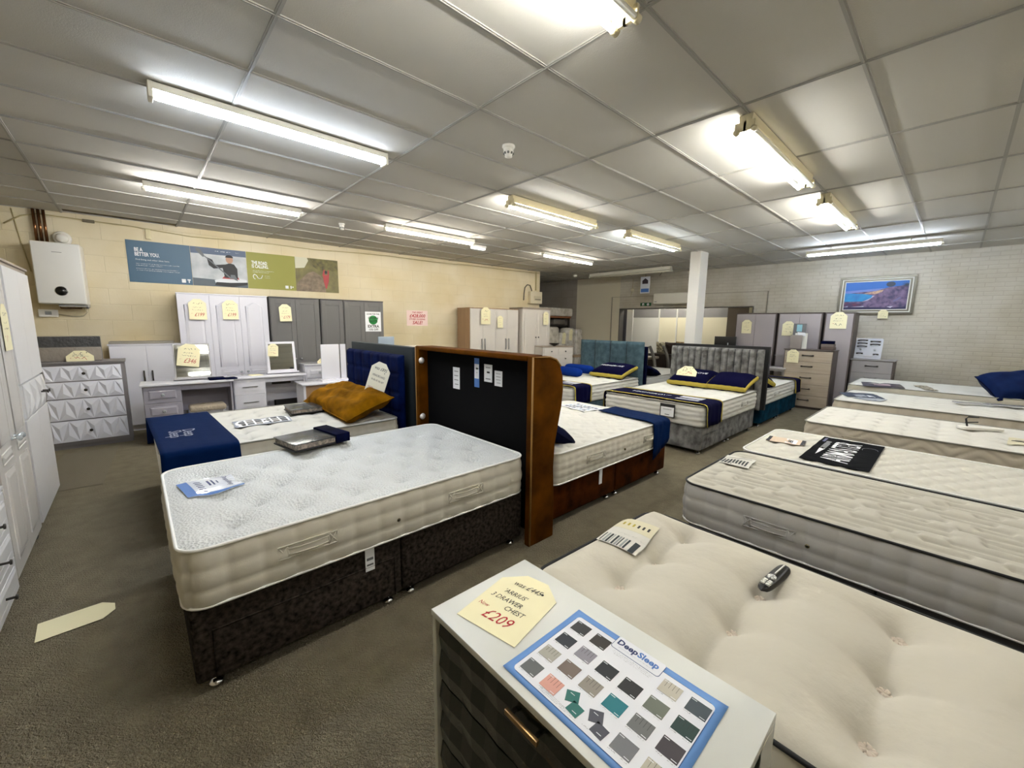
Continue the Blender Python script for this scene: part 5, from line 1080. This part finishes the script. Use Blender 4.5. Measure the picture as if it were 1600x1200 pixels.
MB().rbox(-.24, .22, 0, .04, .0, .34, BLACK, .006).box(.05, .07, -.002, 0, .1, .2, M('white_logo_bar', 'c8ccd0', .5)).build('display', t); MB().box(-.08, .08, -.02, .1, -.06, 0, BLACK).build('stand', t)
t = thing('office_desk', 'desk in front of the doorway carrying the black screen', 'desk', (9.9, 3.98, 0), BR)
MB().rbox(-.5, .45, -.2, .35, .93, .965, M('desk_top', '5a4a3c', .5), .004, 1).build('desk_top', t); MB().box(-.48, -.44, -.15, .3, 0, .93, M('desk_side', '4c4038', .6)).box(.4, .43, -.15, .3, 0, .93, M('desk_side', '', 0)).build('side_panel', t)
for x, y, h, m, lab in ((9.85, 4.05, .2, M('cream_carton', 'd8cfae', .6), 'small cream carton on the desk next to the pillar'), (9.9, 4.2, .24, WPAPER, 'small white card stand on the desk next to the pillar')):
    tag(MB().box(-.05, .05, -.04, .04, 0, h, m).box(-.051, -.05, -.015, .015, h*.4, h*.7, INK).build('carton', loc=(x, y, .967)), lab, 'carton')
# ================================================================ price tags and loose cards
def price_tag(label, loc, rot, w=.2, h=.3, lines=None, price=None, pm=RED, seed=1, m=PAPER, group='cream price tags', hole=True):
    t = thing('price_tag', label, 'price tag', loc, 0, group, rot); x = w/2; k = w*.28
    MB().prism([(-x, 0), (x, 0), (x, h-k), (x-k*1.1, h), (-x+k*1.1, h), (-x, h-k)], -.001, 0, 'xz', m).build('card', t)
    mb = MB(); d = -.0016
    if lines is not None:
        for (s, a, b, sz, mm, sh) in lines: mb.text(s, a*w, b*h, sz*w, mm, d=d, shear=sh, sx=.85)
    else:
        mb.scribble(-x*.45, x*.35, h*.78, w*.13, INK, d=d, t=w*.022, seed=seed); mb.scribble(-x*.5, x*.4, h*.60, w*.07, INK, d=d, t=w*.016, seed=seed+50); mb.scribble(-x*.6, x*.6, h*.47, w*.07, INK, d=d, t=w*.016, seed=seed+90)
        mb.scribble(-x*.75, -x*.5, h*.3, w*.05, RED, d=d, t=w*.014, seed=seed+70)
        if price: mb.text(price, .06*w, h*.24, w*.36, pm, d=d, shear=.35, sx=.75)
        else: mb.scribble(-x*.4, x*.6, h*.25, w*.2, pm, d=d, t=w*.024, seed=seed+30)
    if hole: mb.lathe([(w*.022, 0), (w*.022, .0004)], INK, (x*.5, d, h*.80), 10, 'y')
    mb.build('lettering', t)
    return t
# on the small chest by the camera (lies flat)
flat = lambda a: (radians(-90), 0, radians(a))
T0 = price_tag('cream price tag reading £209, lying on the small white-cased chest', (.662, .822, .7215), flat(-75-4), .215, .285,
          [('was £445', -.02, .80, .15, INK, .35), ("'ARRIUS'", -.08, .62, .13, INK, .2), ('3 DRAWER', -.12, .49, .13, INK, .25), ('CHEST', .12, .38, .13, INK, .2), ('Now', -.34, .30, .10, RED, .3), ('£209', .0, .20, .27, RED, .3)])
# swatch sheet on the same chest: local x runs down the shop (-y), local y away from the camera
t = thing('swatch_sheet', 'blue edged sheet of fabric swatches headed DeepSleep on the small white-cased chest', 'swatch sheet', (.775, .475, .7212), -pi/2)
w, h = .433, .312; BLE = M('sheet_blue', '5f8fd0', .5)
def rrect(x0, x1, y0, y1, r, n=5): return [(cx+r*cos(a0+pi/2*i/n), cy+r*sin(a0+pi/2*i/n)) for cx, cy, a0 in ((x1-r, y1-r, 0), (x0+r, y1-r, pi/2), (x0+r, y0+r, pi), (x1-r, y0+r, 1.5*pi)) for i in range(n+1)]
mb = MB(); nn = 20
mb.grid(nn, nn, lambda u, v: (-w/2+w*u, -h/2+h*v, .0005+.004*max(0, abs(2*u-1)-.75)*4*(max(0, abs(2*v-1)-.5))), BLE); o = mb.build('sheet', t); md = o.modifiers.new('thick', 'SOLIDIFY'); md.thickness = .0006; md.offset = -1
SHW = M('sheet_white', 'e4e6ee', .5)
mb = MB().prism(rrect(-w/2+.017, w/2-.017, -h/2+.015, h/2-.02, .012), .001, .0012, 'xy', M('sheet_navy_line', '20407a', .5)).prism(rrect(-w/2+.0185, w/2-.0185, -h/2+.0165, h/2-.0215, .011), .0012, .0014, 'xy', SHW)
mb.prism(rrect(-.072, .068, h/2-.048, h/2+.0, .008), .0014, .0016, 'xy', M('sheet_navy_line', '', 0)).prism(rrect(-.0705, .0665, h/2-.0465, h/2+.002, .007), .0016, .0018, 'xy', SHW); mb.build('printed_panel', t)
SWC = {(0, 0): '2a2c30', (0, 1): '1c2430', (0, 2): 'a6a49c', (0, 3): '5e6264', (1, 0): '2c2724', (1, 1): '8a8894', (1, 2): '74665e', (1, 3): 'd49c90', (2, 1): '141a20', (2, 2): '8e8880', (2, 3): '1e6a64',
       (3, 1): '1a1b1e', (3, 2): '0e7480', (3, 3): '4a4c58', (4, 0): 'bdb8ac', (4, 1): '6e7468', (4, 2): '6c6e6e', (4, 3): '707278', (5, 0): '3e4a52', (5, 1): '1c3a36', (5, 2): '3c363c', (5, 3): 'b8b4a6'}
mb = MB(); tx = MB(); zz = .0022
for (i, j), c in SWC.items():
    cx = -w/2+.053+.067*i; cy = h/2-.058-.067*j; mm = M('sheetswatch_'+c, c, .6); a, b = .0235, .021
    if (i, j) in ((2, 3), (3, 3)):
        for ox, oy, r in ((-.012, .012, .5), (.012, -.010, -.1)):
            p = [(cx+ox+(u*cos(r)-v*sin(r)), cy+oy+(u*sin(r)+v*cos(r))) for u, v in ((-.016, -.015), (.016, -.015), (.016, .015), (-.016, .015))]; mb.prism(p, .0014, zz, 'xy', mm)
    else:
        mb.box(cx-a, cx+a, cy-b, cy+b, .0014, zz, mm)
        if (i+j) % 2 == 0:    # seams or channels drawn on the cloth
            dk = M('swatch_seam', '2a2a2c', .7)
            for q in range(1, 5): mb.box(cx-a+q*2*a/5-.0003, cx-a+q*2*a/5+.0003, cy, cy+b, zz, zz+.0002, dk)
    tx.box(cx-a+.002, cx-a+.014, cy+b-.005, cy+b-.0035, zz+.0001, zz+.0003, SHW); tx.box(cx+a-.014, cx+a-.002, cy-b+.003, cy-b+.0045, zz+.0001, zz+.0003, SHW)
    tx.scribble(cx-a, cx-a+.018, cy-b-.004, .003, GREYTXT, 'xy', .0017, .0008, int(i*7+j)); tx.scribble(cx+a-.018, cx+a-.002, cy-b-.004, .003, GREYTXT, 'xy', .0017, .0006, int(i*9+j+40))
mb.build('swatches', t)
tx.text('Deep', -.004, h/2-.019, .0275, NAVYINK, 'xy', .0021, thick=.0009, align='RIGHT').text('Sleep', -.003, h/2-.019, .0275, BLUEP, 'xy', .0021, thick=.0009, align='LEFT')
tx.scribble(-.055, .055, h/2-.036, .003, GREYTXT, 'xy', .002, .0005, 5)
for k in range(3): tx.scribble(-.06+.004*k, .06-.004*k, h/2-.054-.005*k, .0025, GREYTXT, 'xy', .0017, .0005, 60+k); tx.scribble(-.11, -.0, -h/2+.03-.004*k, .0022, GREYTXT, 'xy', .0017, .0005, 80+k)
tx.build('lettering', t)
# on the floor
price_tag('blank cream tag lying on the carpet near the wardrobes', (-.505, 3.0, .004), flat(93-180), .18, .29, [], None, hole=False)
# wardrobes along the cream wall
V = lambda x, z, y, a=WR, tilt=0: ((x, y, z), (0, radians(tilt), a))
for x, z, y, w, h, pr, sd, lab, tl in ((.72, 1.60, 7.655, .21, .30, '£199', 1, 'cream price tag on the first door of the white arched wardrobe', 0), (1.12, 1.61, 7.635, .20, .29, '£199', 2, 'cream price tag on the middle door of the white arched wardrobe', 0),
                                   (1.88, 1.59, 7.60, .18, .28, '£179', 3, 'cream price tag on the charcoal shaker wardrobe', -2), (5.93, 1.58, 7.33, .26, .38, None, 4, 'larger cream tag on the second door of the oak-sided wardrobe', 0), (6.35, 1.50, 7.31, .16, .28, None, 5, 'smaller cream tag on the third door of the oak-sided wardrobe', 0),
                                   (7.72, 1.58, 7.12, .18, .33, None, 6, 'cream tag on the pale grey panelled cupboard', 0)):
    price_tag(lab, (x, y, z), (0, radians(tl), WR), w, h, None, pr, seed=sd*11)
price_tag('cream price tag hanging askew on the brushed grey mirror', (.49, 6.98, .975), (radians(-3), radians(9), WR), .24, .30, None, '£346', seed=21)
price_tag('small cream tag on the corner of the white framed mirror', (1.53, 7.05, 1.06), (radians(-4), radians(4), WR), .14, .19, None, None, seed=22)
price_tag('cream tag lying flat on the white dressing table', (1.3, 6.98, .7865), flat(10), .16, .22, None, None, seed=23)
price_tag('cream tag propped between the wrapped panels and the edge of the faceted chest', (-.52, 7.305, 1.072), (radians(-8), 0, 0), .24, .13, None, None, seed=24)
price_tag('small cream tag on the narrow white chest behind the tan-sided desk', (2.28, 7.16, .902), (radians(-20), 0, 0), .16, .08, None, None, seed=25)
price_tag('long white price tag with £598 in red leaning on the royal blue headboard', (1.70, 3.99, .73), (radians(-9), radians(16), radians(-66)), .24, .48, [('was £895', 0, .86, .2, INK, .3), ('HEADBOARD', 0, .7, .13, INK, .2), ('IN BLUE VELVET', 0, .6, .11, INK, .2), ('NOW', -.25, .42, .12, RED, .2), ('£598', .02, .26, .36, RED, .3)], None, m=M('pale_tag_card', 'f0efe0', .8), seed=26)
# left row tag
price_tag('narrow cream tag stuck on the cream arched wardrobe in the near row', (-.615, 4.22, 1.38), (0, 0, pi/2), .2, .3, None, None, seed=27)
price_tag('white tag on the first door of the cream arched wardrobe in the near row', (-.615, 3.78, 1.36), (0, 0, pi/2), .2, .3, None, None, seed=28)
# back wall
for x, y, z, w, h, sd, lab in ((10.105, 3.22, 1.45, .2, .3, 31, 'cream tag on the taupe wardrobe closest to the doorway'), (10.105, 2.42, 1.42, .22, .3, 32, 'cream tag on the middle taupe wardrobe'), (10.105, 1.6, 1.58, .26, .32, 33, 'cream tag on the narrow taupe wardrobe under the seascape'), (9.60, 2.17, .90, .2, .26, 34, 'cream tag hanging on the top drawer of the washed oak chest')):
    price_tag(lab, (x, y, z), (0, 0, BR), w, h, None, None, pm=INK, seed=sd)
price_tag('small white tag under the frame of the seascape picture', (bx(1.04)-.06, 1.04, 1.79), (0, 0, BR), .15, .17, None, None, pm=INK, seed=35)
price_tag('cream tag folded over the navy and gold pillow on the grey velvet bed', (6.5, 2.9, .80), (radians(-30), 0, radians(-90)), .32, .17, None, None, seed=36)
for x, y, z, sd, lab in ((9.47, 7.997, 1.02, 37, 'cream tag on the slim wrapped mattress'), (9.84, 8.037, 1.12, 38, 'cream tag on the wrapped mattress third from the cream chest')):
    price_tag(lab, (x, y, z), (0, radians(5), WR), .15, .34, None, None, seed=sd)
# on the row of mattresses
MX = A1
t = thing('ticket', 'white product card with dark bar pattern sewn to the cream buttoned mattress', 'product card', (1.665, .955, .594), radians(-78)); t.rotation_euler = (radians(1), radians(0), radians(-82))
MB().prism([(-.1, -.15), (.09, -.15), (.09, .1), (-.1, .1)], 0, .001, 'xy', M('card_white', 'cfcdc6', .7)).prism([(-.1, .03), (.09, .03), (.09, .15), (-.1, .15)], .001, .0015, 'xy', M('card_cream', 'd2ccb0', .7)).build('card', t)
mb = MB()
for k in range(9): mb.box(-.09+.014*k, -.09+.014*k+(.009 if k % 3 else .005), -.145, -.055, .0016, .002, (M('bar_dark', '2a3236', .8), M('bar_grey', '949a98', .8))[k % 2])
mb.box(.05, .075, -.15, -.05, .0016, .002, M('bar_dark', '', 0))
for k in range(6): mb.box(-.07+.025*k, -.06+.025*k, .07, .1, .0016, .002, GOLDTRIM if k < 3 else INK)
mb.scribble(-.08, .07, -.02, .02, GREYTXT, 'xy', .0017, .001, 4); mb.build('bars', t); drape(t, 'cream deep-buttoned')
def flatcard(label, x, y, z, rz, w, h, m, items, name='product_card', group=None, tilt=(0, 0), on=None):
    t = thing(name, label, 'product card', (x, y, z), 0, group, (tilt[0], tilt[1], rz)); MB().prism(rrect(-w/2, w/2, -h/2, h/2, .006, 2), 0, .002, 'xy', m).build('card', t)
    mb = MB()
    for a, b, c, d, mm in items: mb.box(a*w, b*w, c*h, d*h, .0024, .003, mm)
    if items: mb.build('print', t)
    if on: drape(t, on)
    return t
bars = [(-.45+.11*k, -.45+.11*k+.06, -.4, .05, M('bar_dark', '', 0)) for k in range(8)]+[(-.4, .4, .3, .33, GREYTXT)]
flatcard('white card with dark bars on the wavy-quilted grey-sided mattress', 3.28, 1.02, .585, radians(-86), .2, .24, M('card_white', '', 0), bars, on='broken wavy')
flatcard('tan and white card with black corners on the diamond-quilted mattress', 4.2, .93, .592, radians(-84), .28, .2, M('card_tan', 'cdb8a0', .6), [(-.5, -.4, -.5, .5, INK), (.0, .3, -.4, .4, WPAPER), (.05, .2, -.3, .3, INK), (.4, .5, -.5, .5, INK)], on='diamond-quilted mattress')
t = flatcard('large black card with white lettering lying across the diamond-quilted mattress', 4.19, .52, .594, radians(-90), .42, .92, M('black_card', '07080c', .9, spec=.08), [])
MB().text('AIRMASTER', 0.0, -.02, .25, WPAPER, 'xy', .0035, sx=.55, rot=pi/2*0+pi/2, thick=.001).box(-.16, -.12, -.0, .28, .003, .0036, GREYTXT).prism([(-.16, -.02), (-.12, -.02), (-.145, -.25)], .003, .0036, 'xy', WPAPER).box(-.19, -.17, .24, .40, .003, .0036, M('card_violet', '34346a', .5)).build('lettering', t)
MB().tube([(.14+.05*cos(a*pi/6), .2+.07*sin(a*pi/6), .004) for a in range(8)], .002, GREYTXT, 5).build('ring_print', t); drape(t, 'diamond-quilted mattress')
flatcard('navy leaflet with a white corner on the puff-sided mattress', 7.75, .86, .634, radians(-70), .42, .5, M('navy_card', '1a2a44', .5), [(-.2, .1, -.3, .1, M('leaflet_grey', '9aa0a8', .5)), (.15, .3, -.4, .0, WPAPER)], 'leaflet', on='puffed cream')
flatcard('grey leaflet half under the navy one on the puff-sided mattress', 7.42, .72, .633, radians(-100), .3, .3, M('leaflet_grey', '', 0), [(-.3, .3, -.3, -.2, NAVYINK)], 'leaflet', on='puffed cream')
flatcard('dark brochure with a pink picture on the end mattress by the brick wall', 9.0, .75, .684, radians(-80), .5, .6, M('dark_brochure', '2a2238', .4), [(-.2, .2, -.2, .2, M('pink_print', 'b09aa0', .6)), (.3, .48, -.4, .4, M('dark_brochure2', '55504c', .6))], 'leaflet', on='end of the row')
flatcard('patterned brown scarf-like strip on the end mattress by the brick wall', 9.15, .25, .685, radians(-75), .16, .6, M('patterned_strip', '5c5448', .8, var=('b0a894', 30, .1)), [], 'leaflet', on='end of the row')
t = thing('clear_strip', 'long clear plastic strip lying on the puff-sided mattress', 'plastic strip', (8.0, -.35, .638), radians(-68)); MB().rbox(-.3, .5, -.06, .06, 0, .012, M('strip_grey', 'a8a8ac', .2, coat=.5), .004, 1).build('strip', t)
t = thing('price_clip', 'white card holder with a small black bracket on the zigzag-sided mattress', 'card holder', (6.12, -.25, .605), radians(-58))
MB().prism(rrect(-.16, .18, -.05, .05, .03, 4), 0, .025, 'xy', WPLAST).build('holder', t, bevel=.004); MB().tube([(-.08, .02, .02), (-.1, .02, .1), (-.08, .02, .12), (0, .02, .12)], .008, BLACK, 6).tube([(-.1, .02, .06), (0, .02, .07)], .006, BLACK, 6).build('bracket', t)
flatcard('cream and black printed card at the edge of the photo on the zigzag-sided mattress', 5.75, -.52, .604, radians(-95), .2, .3, M('card_cream', '', 0), [(-.4, .4, -.1, .0, INK), (-.3, .3, .15, .2, GREYTXT)], on='zigzag-stitched')
pillow('dark blue scatter cushion on the end mattress by the brick wall', (9.05, -.66, .81), (radians(30), radians(-8), radians(-65)), .66, .56, .30, M('blue_scatter_velvet', '04143c', .7, spec=.1, var=('0a2252', 6, .2)), seed=44, name='scatter_cushion', piping=NAVYV)
# remote control on the cream buttoned mattress
t = thing('remote_control', 'black handset with silver buttons lying on the cream buttoned mattress', 'remote control', (1.80, .385, .590), 0, None, (radians(2), radians(-4), radians(-8)))
mb = MB(); N_ = 20
def rem(u, v, top=True):
    a = 2*u-1; hw = .027*(1-.25*a*a*(1 if a < 0 else .45))*(1-abs(a)**9)**.5 if abs(a) < 1 else 0; b = 2*v-1
    return (a*.11, b*hw, (.006+.016*(1-b*b)**.5*(1-abs(a)**8)**.5*(1+.25*a)) if top else .0005)
mb.grid(N_, 12, lambda u, v: rem(u*.9998+.0001, v), BLACK); mb.grid(N_, 12, lambda u, v: rem(u*.9998+.0001, 1-v, False), BLACK)
rr = []
for i in range(N_+1): rr.append(rem(i/N_*.9998+.0001, 0))
for sgn in (0, 1):
    a = [rem(i/N_*.9998+.0001, sgn) for i in range(N_+1)]; b = [rem(i/N_*.9998+.0001, sgn, False) for i in range(N_+1)]
    f = [(i, i+1, N_+2+i, N_+1+i) for i in range(N_)]; mb.add(a+b, f if sgn == 0 else [q[::-1] for q in f], BLACK, True)
mb.build('body', t)
SILB = M('silver_button', 'd8d8d4', .3); mb = MB()
for i in range(3):
    for j in range(2 if i < 2 else 2): mb.rbox(-.085+.013*i, -.075+.013*i, -.016+.018*j, -.001+.018*j, .016, .0235, SILB, .002, 1)
for a in range(6): mb.prism([(-.025+.016*cos(a*pi/3+q)*(1 if k else .45), .016*sin(a*pi/3+q)*(1 if k else .45)) for k, q in ((0, .12), (1, .1), (1, .9), (0, .9))], .018, .0262, 'xy', SILB)
mb.lathe([(.006, .018), (.006, .027)], SILB, (-.025, 0, 0), 12); mb.box(.0, .085, -.002, .002, .02, .0285, SILB); mb.build('buttons', t)
# ribbed mat on the floor between the near row and the faceted chest
tag(MB().box(-.22, .24, -.72, .78, 0, .006, M('ribbed_mat', '8c8470', 1, bump=('wave', 40, 1, .01))).build('floor_mat', loc=(-.56, 6.2, 0), rot=(0, 0, radians(-3))), 'ribbed brown mat on the carpet in front of the faceted chest', 'mat')
